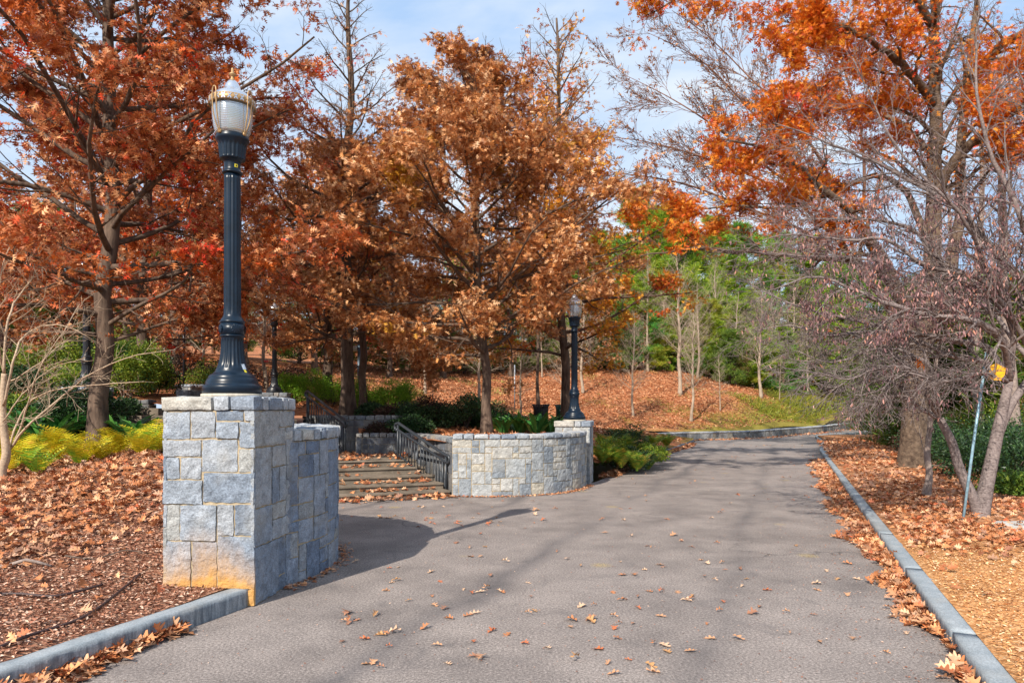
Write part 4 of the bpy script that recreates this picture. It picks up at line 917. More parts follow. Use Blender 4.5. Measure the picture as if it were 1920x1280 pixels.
# fine-twigged tree behind, reaching over the road
def fine_tree():
    Y = 24.0; b = at(1712, 800, Y); b[2] = -.3; o = empty('bare_tree', b, 'bare spreading tree with fine reddish twigs against the sky behind the old oak', 'tree')
    q = lambda px, py, dy=0.0: at(px, py, Y+dy)-b
    T = Tree(9, nkid=(12, 8, 7, 4), trop=.012, flat=.2, ratio=(.6, .62, .6), ang=(12, 34), wob=.09, t0=.1, minr=.006, seg=(8, 7, 6, 4))
    tw = MB(); P = smooth_path([q(1712, 830), q(1705, 700), q(1680, 600), q(1610, 500)], 20); tube(tw, P, np.linspace(.16, .10, len(P)), 12); tw.build('trunk', 'bark_reddish', o)
    for pts in ([(1610, 505), (1540, 420), (1450, 350), (1360, 310), (1270, 280), (1190, 262), (1120, 255)], [(1610, 505), (1520, 380), (1420, 300), (1330, 230), (1250, 180), (1170, 140)], [(1610, 505), (1560, 340), (1480, 220), (1400, 140), (1330, 70), (1260, 20)],
                [(1610, 505), (1500, 430), (1400, 390), (1300, 350), (1210, 330), (1150, 325)], [(1610, 505), (1620, 300), (1580, 120), (1520, -20), (1460, -120)], [(1610, 505), (1500, 320), (1400, 200), (1310, 110), (1210, 60)]):
        T.path([q(x, y, T.r.uniform(-1, 1)) for x, y in pts], [.07, .06, .05, .035, .022, .008], 6, True, 0, 20, 3.3, .2)
    T.wood.build('branches', 'bark_reddish', o)
    S = T.sites(1.2, .03); T.foliage(S[:7000], .11, 'leaf_brown', KITE, o)
fine_tree()

# redbud: arching bare branches with hanging pods
def redbud():
    Y = 9.4; b = at(1832, 968, Y); o = empty('redbud_tree', b, 'bare redbud with forked trunk, arching grey branches and hanging pods beside the tilted sign', 'tree')
    q = lambda px, py, dy=0.0: at(px, py, Y+dy)-b
    T = Tree(14, nkid=(8, 7, 4), trop=-.02, flat=.1, ratio=(.6, .68, .6), ang=(18, 48), wob=.14, t0=.12, minr=.0028, seg=(9, 8, 6, 4), sides=(8, 5, 4, 3), lenmin=.35, kr=.55)
    tw = MB()
    def seg(pts, rad, sides=12, nd=24):
        P = smooth_path(pts, nd); tube(tw, P, np.interp(np.linspace(0, 1, len(P)), np.linspace(0, 1, len(rad)), rad), sides)
    seg([q(1838, 985), q(1832, 950), q(1800, 880), q(1785, 830), q(1762, 785)], [.10, .07, .062, .056, .05])
    seg([q(1836, 980), q(1845, 930), q(1860, 860), q(1875, 790), q(1892, 715)], [.12, .092, .08, .07, .05])
    seg([q(1868, 830, .05), q(1890, 770, .1), q(1915, 730, .15), (q(1945, 690, .2))], [.05, .055, .05, .04])
    tw.build('trunk', 'bark_redbud', o)
    A = [([(1762, 785), (1740, 740), (1745, 690), (1700, 660), (1640, 655), (1560, 680), (1500, 660)], .035, -.5, .9),
         ([(1892, 715), (1880, 640), (1820, 600), (1740, 590), (1640, 560), (1540, 520), (1440, 545)], .055, -.8, 1.2),
         ([(1892, 715), (1900, 620), (1860, 560), (1790, 520), (1740, 460), (1700, 425), (1600, 410), (1500, 412)], .05, -.2, 1.3),
         ([(1945, 690), (1930, 560), (1890, 500), (1840, 440), (1790, 390), (1690, 330), (1560, 270), (1450, 230)], .05, .3, 1.4),
         ([(1945, 690), (1950, 500), (1920, 420), (1880, 330), (1850, 270), (1830, 140), (1840, -30)], .05, -.6, 1.3),
         ([(1892, 715), (1850, 650), (1780, 640), (1700, 620), (1600, 600), (1500, 575), (1400, 530)], .045, .3, 1.1),
         ([(1762, 785), (1720, 760), (1680, 720), (1620, 715), (1540, 745)], .03, .3, .8),
         ([(1945, 690), (1980, 560), (1990, 400), (1960, 250), (1900, 120)], .05, -.3, 1.3),
         ([(1762, 785), (1745, 720), (1700, 690), (1650, 690), (1590, 710), (1530, 700), (1470, 690)], .03, -.9, 1.0),
         ([(1762, 785), (1730, 770), (1700, 745), (1660, 745), (1610, 770), (1570, 790)], .022, -.4, .7),
         ([(1892, 715), (1850, 680), (1790, 670), (1720, 640), (1640, 620), (1560, 630), (1480, 610), (1420, 620)], .04, -.2, 1.2),
         ([(1945, 690), (1900, 600), (1830, 520), (1740, 500), (1660, 450), (1580, 450), (1500, 440), (1430, 450)], .045, -.5, 1.2),
         ([(1892, 715), (1840, 700), (1770, 715), (1700, 700), (1640, 735), (1600, 740)], .03, -.9, .9),
         ([(1900, 600), (1850, 500), (1800, 400), (1700, 300), (1640, 200), (1600, 110)], .035, -1.0, 1.2),
         ([(1945, 690), (1900, 640), (1840, 560), (1740, 545), (1640, 490), (1500, 480), (1400, 470)], .04, .8, 1.2)]
    for pts, r, dy, kl in A:
        T.path([q(x, y, dy*min(1, i/2)) for i, (x, y) in enumerate(pts)], [r*.85, r*.75, r*.64, r*.48, r*.3, .006], 7, True, 0, 26, kl, .12, 22, .008)
    T.wood.build('branches', 'bark_redbud', o)
    S = T.sites(15, .02); pw = S+b; px = 960+pw[:, 0]/pw[:, 1]*F; py = HOR-(pw[:, 2]-EYE)/pw[:, 1]*F
    w = np.where((py > 360) & (py < 640), 1.0, .12)*np.where(px > 1500, 1, .3)*np.array([1.0 if noise.noise(Vector((p*1.9).tolist())) > .02 else .05 for p in S])
    S = S[T.r.uniform(size=len(S)) < w][:10500]; n = len(S); cnt['pods'] = n
    V = np.array([(0, 0, 0), (.3, .13, .03), (.75, .12, .03), (1, 0, 0), (.75, -.12, -.02), (.3, -.13, -.02)], float); tp = (V, np.array([(0, 1, 5), (1, 2, 4), (1, 4, 5), (2, 3, 4)]))
    m = MB(); d = T.r.normal(size=(n, 3))*.35; d[:, 2] = -1; leaves(m, tp, S, T.r.uniform(.04, .07, n), d, T.r.normal(size=(n, 3))); m.build('seed_pods', 'pod', o, False)
    m = MB(); c = np.array([q(1722, 690, -.5), q(1726, 682, -.5), q(1718, 700, -.5), q(1545, 630, -.5), q(1562, 622, -.5)]); leaves(m, OAK, c, np.array([.2, .18, .2, .1, .1]), rnd_dirs(5, -.4), rnd_dirs(5)); m.build('stray_leaves', 'leaf_orange', o, False)
redbud()
def sapling(name, loc, H, r, seed, label, bark='bark_grey', nprim=12, L=.9, up=.9, nk=(0, 5, 4), zlow=.35, group=None, cat='tree', wob=.03, lean=(0, 0)):
    prof_ = profile([0, H*.3, H*.6, H], [L*.6, L, L*.8, L*.25]); cu = {}
    o, t, n = oak(name, loc, H, r, prof_, H*zlow, label, 'leaf_brown', 0, .1, seed, nprim=nprim, bark=bark, up=up, nkid=nk, trop=.03, trunk_top=.008, wobT=wob, lk=(.004, .008), group=group, cat=cat, lean=lean, flare=1.15)
    return o
x, y = at(1735, 928, 11.8)[:2]; sapling('bare_sapling', (x, y, ground_z(x, y)), 2.9, .05, 81, 'pale-barked sapling with several upright stems in front of the old oak', 'bark_grey', 9, 1.0, 1.6, (0, 5, 4), .22)
# left edge sapling: pale, long sprays towards the pier
def left_sapling():
    Y = 9.6; b = at(2, 905, Y); b[2] = ground_z(b[0], b[1]); o = empty('bare_sapling', b, 'pale many-branched bare sapling by the yellow ferns, sprays reaching across the oak trunk', 'tree')
    q = lambda px, py, dy=0.0: at(px, py, Y+dy)-b
    T = Tree(17, nkid=(8, 6, 4), trop=.01, flat=.2, ratio=(.5, .5, .5), ang=(25, 55), wob=.12, t0=.25, minr=.0025, seg=(8, 7, 5), sides=(7, 4, 3), lenmin=.3)
    tw = MB(); P = smooth_path([q(0, 935), q(4, 880), q(12, 850), q(5, 780), q(8, 700)], 24); tube(tw, P, np.linspace(.065, .035, len(P)), 10); tw.build('trunk', 'bark_twig', o)
    for pts, r, kl in (([(12, 850), (60, 790), (120, 740), (180, 695), (260, 665), (330, 655)], .022, .55), ([(12, 850), (50, 760), (110, 730), (190, 720), (270, 715)], .018, .5), ([(6, 760), (30, 660), (60, 620), (120, 610), (180, 640)], .02, .5),
                       ([(8, 700), (15, 600), (60, 520), (100, 470)], .02, .7), ([(8, 700), (-10, 600), (10, 480), (50, 420)], .02, .7), ([(12, 850), (40, 800), (70, 700), (120, 620), (150, 570)], .016, .6), ([(8, 720), (60, 690), (120, 640), (170, 600)], .012, .5), ([(5, 790), (50, 730), (100, 690), (160, 670)], .012, .45)):
        T.path([q(x, y, T.r.uniform(-.3, .3)) for x, y in pts], [r, r*.8, r*.55, r*.35, .004], 6, True, 0, 18, kl, .2, 13, .006)
    T.wood.build('branches', 'bark_twig', o)
left_sapling()

# young bare trees on the hill -----------------------------------
YT = []
for sd, up, L in ((101, .55, 1.9), (102, .9, 1.6), (103, .35, 1.5)):
    YT.append((sd, up, L))
protos = []
spots = [(1187, 783, 37.5, 5.6, 'grey-stemmed young tree standing nearest the fern bed below the hill', 0, .06), (1296, 785, 39, 6.3, 'dark-stemmed bare young tree directly above the low retaining wall', 1, .08), (1275, 740, 44, 9.5, 'tallest pale bare tree halfway up the leafy hill', 1, .12), (1427, 745, 47, 7.4, 'straight pale young tree on the green edge of the hill', 0, .11),
         (1350, 768, 42, 3.6, 'thin bare whip on the hill between the pale trees', 2, .035), (1462, 775, 48, 3.2, 'small bare whip beside the green grass patch', 2, .03), (1490, 725, 56, 9.0, 'brown-trunked bare tree at the edge of the pines', 0, .13),
         (897, 715, 33, 6.0, 'white-barked young tree seen behind the slender oak', 1, .07), (797, 700, 36, 6.4, 'white-barked young tree left of the slender oak crown', 2, .07), (977, 778, 28, 4.2, 'slim young tree rising behind the dark bushes near the black bin', 2, .045), (1053, 750, 36, 5.0, 'slight young tree just behind the far lamp post', 0, .05),
         (1093, 722, 42, 6.0, 'pale short-trunked tree on the slope beyond the far lamp post', 0, .1), (379, 718, 25, 4.5, 'small pale bare tree beside the square terrace pier', 0, .06), (499, 722, 26, 6.0, 'bare trunk with red tape near the terrace lamp post', 1, .07), (1016, 712, 46, 4.6, 'crooked bare sapling high on the hill', 2, .05)]
BP = {}
for (px, py, Y, H, lab, k, r) in spots:
    x, y, _ = at(px, py, Y); z = float(zh(x, y)[0])
    if k not in BP:
        sd, up, L = YT[k]; pr = profile([0, 1.8, 3.2, 5.0, 6.5], [L*.5, L, L*.95, L*.6, .3])
        o, t, n = oak('young_tree', (x, y, z), 6.5, .075, pr, 1.5, lab, 'leaf_brown', 0, .1, sd, nprim=44, bark='bark_pale', up=up, nkid=(0, 8, 6), trop=.03, trunk_top=.006, wobT=.03, lk=(.004, .007), group='bare young trees on the hill', flare=1.1)
        BP[k] = o; o.scale = (r/.075*.7+.3*H/6.5,)*2+(H/6.5,)
    else:
        copy_tree(BP[k], (x, y, z), random.uniform(0, 6), lab, ((r/.075*.5+.5*H/6.5),)*2+(H/6.5,))
x, y, _ = at(499, 700, 26); m = MB(); lathe(m, [(.085, 0), (.085, .06)], 14); rt = m.build('tape_band', 'red_tape'); rt.location = (x, y, float(zh(x, y)[0])+1.1); tag(rt, 'red tape tied around a bare trunk on the terrace', 'tape')

# pines and evergreens -------------------------------------------
def pine(seed, H=17, mat='pine_leaf', r0=.22, zlow=3.0, R=3.4, n=1900, tuft=.55, flat=1.0, droop=.1, name='pine_tree', label='', loc=(0, 0, 0), nb=60):
    o = empty(name, loc, label, 'tree'); r = np.random.default_rng(seed); tw = MB(); P = smooth_path([(0, 0, -.2), (.1, .05, H*.3), (-.05, 0, H*.6), (0, .05, H)], 24); tube(tw, P, np.linspace(r0, .03, len(P)), 10); tw.build('trunk', 'bark_dark' if 'cedar' in name else 'bark_reddish', o)
    w = MB(); S = []
    for i in range(nb):
        z = zlow+(H-zlow)*((i+r.uniform())/nb); f = (z-zlow)/(H-zlow); L = R*(1-f)**.5*r.uniform(.55, 1.15)*(1 if f > .08 else .8)+.3; a = r.uniform(0, 6.28); D = np.array([math.cos(a), math.sin(a), droop+.5*f]); p = np.array([0, 0, z]); Q = [p]
        for k in range(5): D = unit(D+r.normal(size=3)*.12+np.array([0, 0, .05])); Q.append(Q[-1]+D*L/5)
        Q = np.array(Q); tube(w, Q, np.linspace(.05*(1-f)+.015, .008, 6), 4, False); k = int(n/nb)
        t = r.uniform(.25, 1, k)**.7*5; j = np.minimum(t.astype(int), 4); g = (t-j)[:, None]; S.append(Q[j]*(1-g)+Q[j+1]*g+r.normal(size=(k, 3))*np.array([.28, .28, .22])*(L/R+.2)*1.2)
    w.build('branches', 'bark_dark', o); S = np.concatenate(S); m = MB(); d = r.normal(size=(len(S), 3)); d[:, 2] *= .4
    leaves(m, tpl_tuft(11, seed, .8), S, r.uniform(.6, 1.2, len(S))*tuft, unit_rows(d), np.tile([0, 0, 1.0], (len(S), 1))+r.normal(size=(len(S), 3))*.3); m.build('crown', mat, o, False); return o
def unit_rows(d): return d/(np.linalg.norm(d, axis=1)[:, None]+1e-9)
pA = pine(201, loc=(0, 0, 0), R=4.2, n=3600, tuft=.6, zlow=1.5, nb=90); pB = pine(202, R=5.0, n=4200, zlow=1.0, tuft=.62, nb=90); cA = pine(203, H=7, mat='cedar_leaf', r0=.12, zlow=.3, R=2.6, n=1700, tuft=.42, name='cedar_tree', nb=50)
pines = [(1200, 62, 21, pA, 'vivid green pine just right of the copper oaks'), (1262, 58, 18.5, pB, 'broad yellow-green pine behind the tallest bare tree'), (1335, 64, 19, pA, 'pine behind the middle of the hill, crown touching the orange leaves'), (1395, 60, 17, pB, 'bushy pine with low skirts above the green grass'),
         (1460, 66, 18, pA, 'pine standing behind the brown-trunked bare tree'), (1525, 62, 16.5, pB, 'pine at the bend of the road'), (1590, 70, 17, pA, 'pine beyond the bend, seen through redbud twigs'), (1650, 66, 12, pB, 'low pine behind the old oak trunk'), (1130, 66, 18, pB, 'pine half hidden by the amber oak'),
         (1060, 70, 16, pA, 'pine far behind the far lamp post'), (980, 68, 12, pB, 'pine far behind the slender oak'), (1230, 74, 22.5, pA, 'tallest pine tip poking above the ridge'), (400, 52, 10.5, pB, 'pine patch glimpsed left of the tallest lamp post'), (860, 74, 12, pA, 'pine far behind the copper crowns')]
first = set()
for (px, Y, H, pr, lab) in pines:
    x, y, _ = at(px, 700, Y); z = float(zh(x, y)[0])-.3
    s_ = (H-z)/17 if H > 13 else H/17
    if pr.name not in first: first.add(pr.name); pr.location = (x, y, z); pr.scale = (s_*1.15, s_*1.15, s_); pr['label'] = lab
    else: copy_tree(pr, (x, y, z), random.uniform(0, 6), lab, (s_*1.15, s_*1.15, s_))
ced = [(1010, 49, 5.5), (1080, 51, 6.5), (1150, 50, 5), (1210, 52, 7), (1330, 53, 6), (1400, 54, 7.5), (1470, 55, 5.5), (1530, 60, 7), (1590, 60, 8), (940, 48, 5.5), (870, 46, 6), (800, 45, 5), (730, 44, 6.5), (1640, 58, 7), (640, 42, 6), (1370, 51, 4), (560, 40, 6), (430, 38, 6), (320, 36, 5.5), (200, 34, 6), (80, 34, 7), (1265, 55, 6.5), (-30, 30, 6)]
clab = ['dark evergreen at the top of the hill behind the far lamp post', 'dark evergreen behind the slope right of the far lamp post', 'low dark evergreen above the young trees', 'dark evergreen between two pale bare trees', 'low dark conifer at the hill edge', 'dark green conifer with skirts above the mossy grass', 'small dark conifer near the grass patch', 'dark conifer at the bend', 'dark conifer where the road disappears', 'dark evergreen behind the slender oak trunk', 'dark evergreen on the ridge above the black bushes', 'dark evergreen on the ridge behind the white-barked tree', 'dark evergreen behind the second oak trunk', 'dark conifer beyond the road behind redbud twigs', 'dark evergreen behind the straight oak', 'smallest dark conifer over the brown slope', 'dark evergreen above the light green hedge', 'dark evergreen behind the tallest lamp post', 'dark evergreen over the square terrace pier', 'dark evergreen behind the thick oak', 'dark evergreen beside the grey building', 'dark evergreen filling the gap behind the tallest bare tree', 'dark evergreen at the frame edge beyond the grey building']
for i, (px, Y, H) in enumerate(ced):
    x, y, _ = at(px, 700, Y); z = float(zh(x, y)[0])-.2; s_ = H/7
    if i == 0: cA.location = (x, y, z); cA.scale = (s_,)*3; cA['label'] = clab[0]
    elif 1190 < px < 1620 and H > 5.2: copy_tree(pB, (x, y, z-.3), random.uniform(0, 6), clab[i].replace('dark conifer', 'young green pine').replace('dark green conifer', 'young green pine').replace('dark evergreen', 'young green pine').replace('small young', 'small'), (H/17*1.25, H/17*1.25, H/17*1.05))
    else: copy_tree(cA, (x, y, z), random.uniform(0, 6), clab[i], (s_*1.15, s_*1.15, s_))
# brown-leaved trees of the wood behind
bo, _, _ = oak('beech_tree', (0, 0, 0), 8.5, .14, profile([0, 1, 4, 6.5, 8.5], [1.5, 2.6, 3.0, 2.0, .5]), 1.0, 'x', 'leaf_brown', 9, .24, 91, nprim=30, nkid=(0, 6, 4), tpl=STAR, maxn=7500)
bs = [(730, 40, 8, 'brown-leaved tree behind the two terrace oaks'), (830, 43, 9, 'brown-leaved tree on the ridge behind the white-barked young trees'), (960, 46, 8, 'brown-leaved tree behind the slender oak on the ridge'), (1105, 48, 7, 'brown-leaved tree low behind the far lamp post'), (590, 36, 9, 'brown-leaved tree behind the light green hedge'), (460, 33, 9.5, 'brown-leaved tree just behind the tallest lamp post'), (330, 31, 9, 'brown-leaved tree behind the thick oak, over the shrubs'), (130, 30, 9, 'brown-leaved tree above the grey building'), (0, 27, 8, 'brown-leaved tree at the picture edge beyond the pale sapling'), (1180, 53, 6.5, 'brown-leaved tree below the vivid green pine'), (240, 26, 7.5, 'brown-leaved tree between thick oak and glossy shrubs')]
for i, (px, Y, H, lab) in enumerate(bs):
    x, y, _ = at(px, 700, Y); z = float(zh(x, y)[0])-.2; s_ = H/8.5
    if i == 0: bo.location = (x, y, z); bo.scale = (s_,)*3; bo['label'] = lab
    else: copy_tree(bo, (x, y, z), random.uniform(0, 6), lab, s_)
onames = 'first second third fourth fifth sixth seventh eighth ninth tenth eleventh twelfth'.split()
for i, (px, Y, H, k) in enumerate(((1140, 50, 8, 1), (1168, 53, 7, 0), (1215, 51, 9, 2), (1244, 54, 8, 1), (1308, 51, 7, 0), (1342, 54, 9.5, 1), (1378, 52, 7, 2), (1412, 55, 9, 0), (1452, 56, 8, 1), (1515, 58, 9, 2), (1548, 60, 8, 0), (1585, 62, 9, 1))):
    x, y, _ = at(px, 700, Y); copy_tree(BP[k], (x, y, float(zh(x, y)[0])), random.uniform(0, 6), onames[i]+' bare tree along the wood edge, counting from the far lamp post', (1.15, 1.15, H/6.5))
for i, (px, Y, H) in enumerate(((1155, 56, 5.0), (1225, 55, 4.2), (1290, 56, 5.0), (1360, 57, 4.0), (1430, 58, 4.6), (1500, 61, 4.4), (1570, 64, 5.0))):
    x, y, _ = at(px, 700, Y); copy_tree(bo, (x, y, float(zh(x, y)[0])-.2), random.uniform(0, 6), onames[i]+' low brown-leaved tree at the wood edge, counting from the far lamp post', (H/8.5*1.1, H/8.5*1.1, H/8.5))
# grey trunks beyond the old oak
for i, (px, Y, r, H, lab) in enumerate(((1905, 20, .16, 13, 'tall grey trunk rising at the picture edge behind the redbud'), (1835, 27, .17, 14, 'grey trunk beyond the old oak, seen between its limbs'), (1790, 32, .15, 13, 'slim dark trunk in the gully behind the old oak'))):
    x, y, _ = at(px, 800, Y); z = float(zr(x, y)[0])
    oak('bare_tree', (x, y, z), H, r, profile([0, 4, 8, H], [1.5, 2.6, 2.6, .6]), 4.0, lab, 'leaf_orange', 1.0, .15, 301+i, nprim=24, bark='bark_grey', up=.6, nkid=(0, 7, 5), tpl=STAR)
# ------------------------------------------------------------------ shrubs, ferns, strap leaves
def shrub(name, loc, rx, ry, rz, n, size, mat, label, seed, group=None, lobes=16, tpl=KITE, cat='shrub', stems=True, zoff=.55, spread=.20, up=.5):
    r = np.random.default_rng(seed); o = empty(name, loc, label, cat, group); C_ = []
    for i in range(lobes):
        d = r.normal(size=3); d[2] = abs(d[2])*.9-.15; d = d/np.linalg.norm(d); C_.append(d*np.array([rx, ry, rz])*r.uniform(.55, .92)+np.array([0, 0, rz*zoff]))
    C_ = np.array(C_); i = r.integers(0, lobes, n); e = unit_rows(r.normal(size=(n, 3))); rad = r.uniform(.55, 1.08, n)[:, None]
    S = C_[i]+e*rad*np.array([rx, ry, rz])*spread*2
    S = S[S[:, 2] > -.02]; n = len(S); d = e[:n]+r.normal(size=(n, 3))*.7; u = r.normal(size=(n, 3)); u[:, 2] += up
    m = MB(); leaves(m, tpl, S, r.uniform(.6, 1.2, n)*size, unit_rows(d+1e-3), u); m.build('foliage', mat, o, False)
    if stems:
        w = MB()
        for c in C_[:10]: tube(w, smooth_path([(c[0]*.12, c[1]*.12, -.05), (c[0]*.5, c[1]*.5, c[2]*.5), tuple(c)], 6), np.linspace(.018, .006, 7)[:len(smooth_path([(0, 0, 0), (1, 1, 1), (2, 2, 2)], 6))] if False else .010, 5)
        w.build('stems', 'bark_dark', o)
    return o
def gp(px, py, Y):
    x, y, z = at(px, py, Y); return (x, y)
# light green hedge
hl = ['pale post base of light green hedge, plant nearest the terrace lamp post', 'second light green hedge bush from the terrace lamp post', 'third light green hedge bush, behind the upper railing', 'fourth light green hedge bush, left of the straight oak trunk', 'fifth light green hedge bush, between the two oak trunks', 'sixth light green hedge bush, right of the slate lamp pole', 'last light green hedge bush, next to the dark bushes']
hl[0] = 'light green hedge bush nearest the terrace lamp post'
for i, px in enumerate((545, 583, 621, 660, 697, 733, 768)):
    x, y = gp(px, 740, 22.5); z = ground_z(x, y)
    shrub('hedge_bush', (x, y, max(z, 1.55)), .52, .55, .62, 5200, .052, 'hedge_leaf', hl[i], 400+i, 'light green hedge bushes', 14, spread=.24, up=.9)
# dark bushes behind the second railing
db = [(735, 820, 18.0, .95, .72, 'maroon_leaf', 'maroon-dark bush beside the curved planter wall'), (775, 815, 17.6, .8, .8, 'dark_leaf', 'dark green bush behind the railing, next to the maroon bush'), (820, 815, 18.3, .95, .95, 'maroon_leaf', 'purple-brown bush in the middle of the dark clump'), (868, 815, 18.0, .9, 1.0, 'dark_leaf', 'tallest dark green bush left of the slender oak trunk'), (918, 812, 18.6, .8, .85, 'dark_leaf', 'dark green bush directly behind the slender oak trunk'), (700, 800, 18.9, .55, .5, 'dark_leaf', 'low dark bush on the planter wall next to the oak trunk'), (712, 812, 16.7, .55, .45, 'maroon_leaf', 'small maroon bush just above the low weathered wall'), (770, 812, 16.6, .6, .5, 'dark_leaf', 'small dark bush behind the handrail of the lower steps')]
for i, (px, py, Y, rx, rz, mt, lab) in enumerate(db):
    x, y = gp(px, py, Y); z = 1.05 if px > 720 else (.9 if Y < 17 else 1.4)
    shrub('evergreen_bush', (x, y, z-.05), rx*.8, rx*.75, rz*.62, 6500, .06, mt, lab, 420+i, 'dark bushes behind the lower railing', 18, spread=.2)
# shrubs at the left behind the thick oak
ls = [(235, 735, 17.9, 1.0, 1.55, 'bush_leaf', 9000, 'yellow-green feathery shrub just beside the thick oak trunk'), (292, 700, 19.5, .75, 1.25, 'dark_leaf', 6500, 'glossy dark green holly shrub left of the big pier'), (150, 740, 18.6, 1.1, .9, 'bush_leaf', 7000, 'olive shrub behind the trunk under the grey building'), (60, 760, 18.2, 1.3, .75, 'dark_leaf', 7000, 'low dark shrub on the terrace below the grey building'), (-20, 740, 19, 1.2, 1.2, 'bush_leaf', 6000, 'tall olive shrub at the picture edge'), (210, 660, 22, 1.4, 1.9, 'bush_leaf', 7000, 'tall leafy shrub rising behind the feathery one'), (330, 690, 24, 1.4, 1.2, 'maroon_leaf', 5000, 'brown bushy thicket above the square terrace pier'), (440, 690, 25, 1.6, 1.1, 'maroon_leaf', 5000, 'brown thicket directly behind the tallest lamp post base'), (560, 690, 27, 1.8, 1.1, 'maroon_leaf', 5000, 'brown thicket above the light green hedge'), (95, 700, 19.8, 1.3, 1.7, 'bush_leaf', 7000, 'bright olive shrub between sapling and thick oak'), (255, 690, 18.6, 1.0, 1.7, 'bush_leaf', 8000, 'tall bright green shrub between the thick oak and the holly'), (120, 765, 16.5, 1.0, .7, 'dark_leaf', 5000, 'low dark shrub hiding the terrace wall near the thick oak'), (50, 770, 16.4, 1.0, .75, 'bush_leaf', 5000, 'low olive shrub hiding the terrace wall near the sapling'), (215, 765, 16.4, .8, .8, 'dark_leaf', 4500, 'dark leafy shrub just beside the narrow dark steps'), (-20, 775, 16.3, 1.0, .8, 'dark_leaf', 4500, 'dark low shrub at the picture edge under the terrace wall'), (152, 750, 14.0, .95, 1.15, 'dark_leaf', 6500, 'dark evergreen shrub crowding the foot of the half hidden lamp pier'), (170, 690, 21, 1.3, 2.0, 'dark_leaf', 6500, 'dark tall shrub hidden behind the thick oak trunk'), (30, 690, 21.5, 1.5, 1.6, 'maroon_leaf', 5500, 'brown thicket by the grey building'), (400, 715, 23, 1.2, 1.0, 'bush_leaf', 4500, 'olive bush behind the flared lamp post base')]
for i, (px, py, Y, rx, rz, mt, n, lab) in enumerate(ls):
    x, y = gp(px, py, Y); z = ground_z(x, y); shrub('leafy_shrub', (x, y, z), rx*.8, rx*.7, rz*.6, n, .075, mt, lab, 440+i, None, 20, spread=.2)
for i, (px, py, Y, rx, rz, mt, n, lab) in enumerate([(1150, 838, 18.0, .62, .8, 'bush_leaf', 3800, 'leafy green bush behind the pale pier in the roadside bed'), (1185, 848, 18.0, .6, .7, 'dark_leaf', 3200, 'darker green bush in the middle of the roadside bed'), (1215, 842, 19.3, .55, .6, 'bush_leaf', 3000, 'rounded olive bush at the outer end of the roadside bed'), (1170, 815, 21.0, .8, .8, 'dark_leaf', 3200, 'dark green bush at the back of the roadside bed')]):
    x, y = gp(px, py, Y); z = ground_z(x, y); shrub('leafy_shrub', (x, y, z), rx*.85, rx*.75, rz*.55, n, .06, mt, lab, 460+i, None, 18, spread=.2)
# thicket to the right
rs = [(1885, 800, 15.0, 1.6, 1.4, 'dark_leaf', 9000, 'dark thicket behind the redbud at the picture edge'), (1790, 780, 20, 1.8, 1.8, 'dark_leaf', 9000, 'dark green thicket behind the tilted signpost'), (1760, 740, 26, 1.8, 2.0, 'cedar_leaf', 8000, 'dark evergreen thicket behind the old oak trunk'), (1930, 740, 19, 1.8, 2.2, 'dark_leaf', 9000, 'tall dark thicket at the picture edge'), (1722, 745, 38, 2.0, 2.0, 'dark_leaf', 8000, 'dark shrub where the road bends out of sight'), (1840, 700, 26, 2.2, 2.4, 'bush_leaf', 8000, 'olive thicket high behind the redbud fork'), (1745, 800, 24, 1.6, 1.3, 'maroon_leaf', 6000, 'brown brush behind the pale-barked sapling'), (1905, 870, 12.5, .7, .6, 'cedar_leaf', 4000, 'small olive bush beyond the flat stone'), (1950, 800, 24, 2.5, 2.8, 'cedar_leaf', 8000, 'broad evergreen mass beyond the picture edge'), (1720, 750, 52, 2.2, 1.8, 'dark_leaf', 6000, 'rounded dark bush on the far side of the bend')]
for i, (px, py, Y, rx, rz, mt, n, lab) in enumerate(rs):
    x, y = gp(px, py, Y); z = float(zr(x, y)[0]) if Y < 45 else float(zh(x, y)[0]); shrub('thicket_shrub', (x, y, z-.1), rx*.85, rx*.75, rz*.62, n, .085, mt, lab, 470+i, None, 22, spread=.2)
rc = [(1748, 700, 34, 8, 'dark conifer in the gully beyond the old oak trunk'), (1760, 700, 30, 7, 'dark conifer behind the pale-barked sapling, down the gully'), (1815, 700, 34, 8, 'dark conifer behind the tilted pole, down the gully'), (1870, 700, 29, 7.5, 'dark conifer behind the redbud fork, down the gully'), (1925, 700, 33, 8.5, 'dark conifer at the picture edge, down the gully'), (1728, 700, 44, 8, 'dark conifer just past the bend on the gully side'), (1985, 700, 27, 8, 'dark conifer beyond the picture edge in the gully'), (1780, 700, 45, 9, 'far dark conifer low behind the redbud')]
for (px, py, Y, H, lab) in rc:
    x, y = gp(px, py, Y); copy_tree(cA, (x, y, float(zr(x, y)[0])-.2), random.uniform(0, 6), lab, (H/7*1.35, H/7*1.35, H/7))
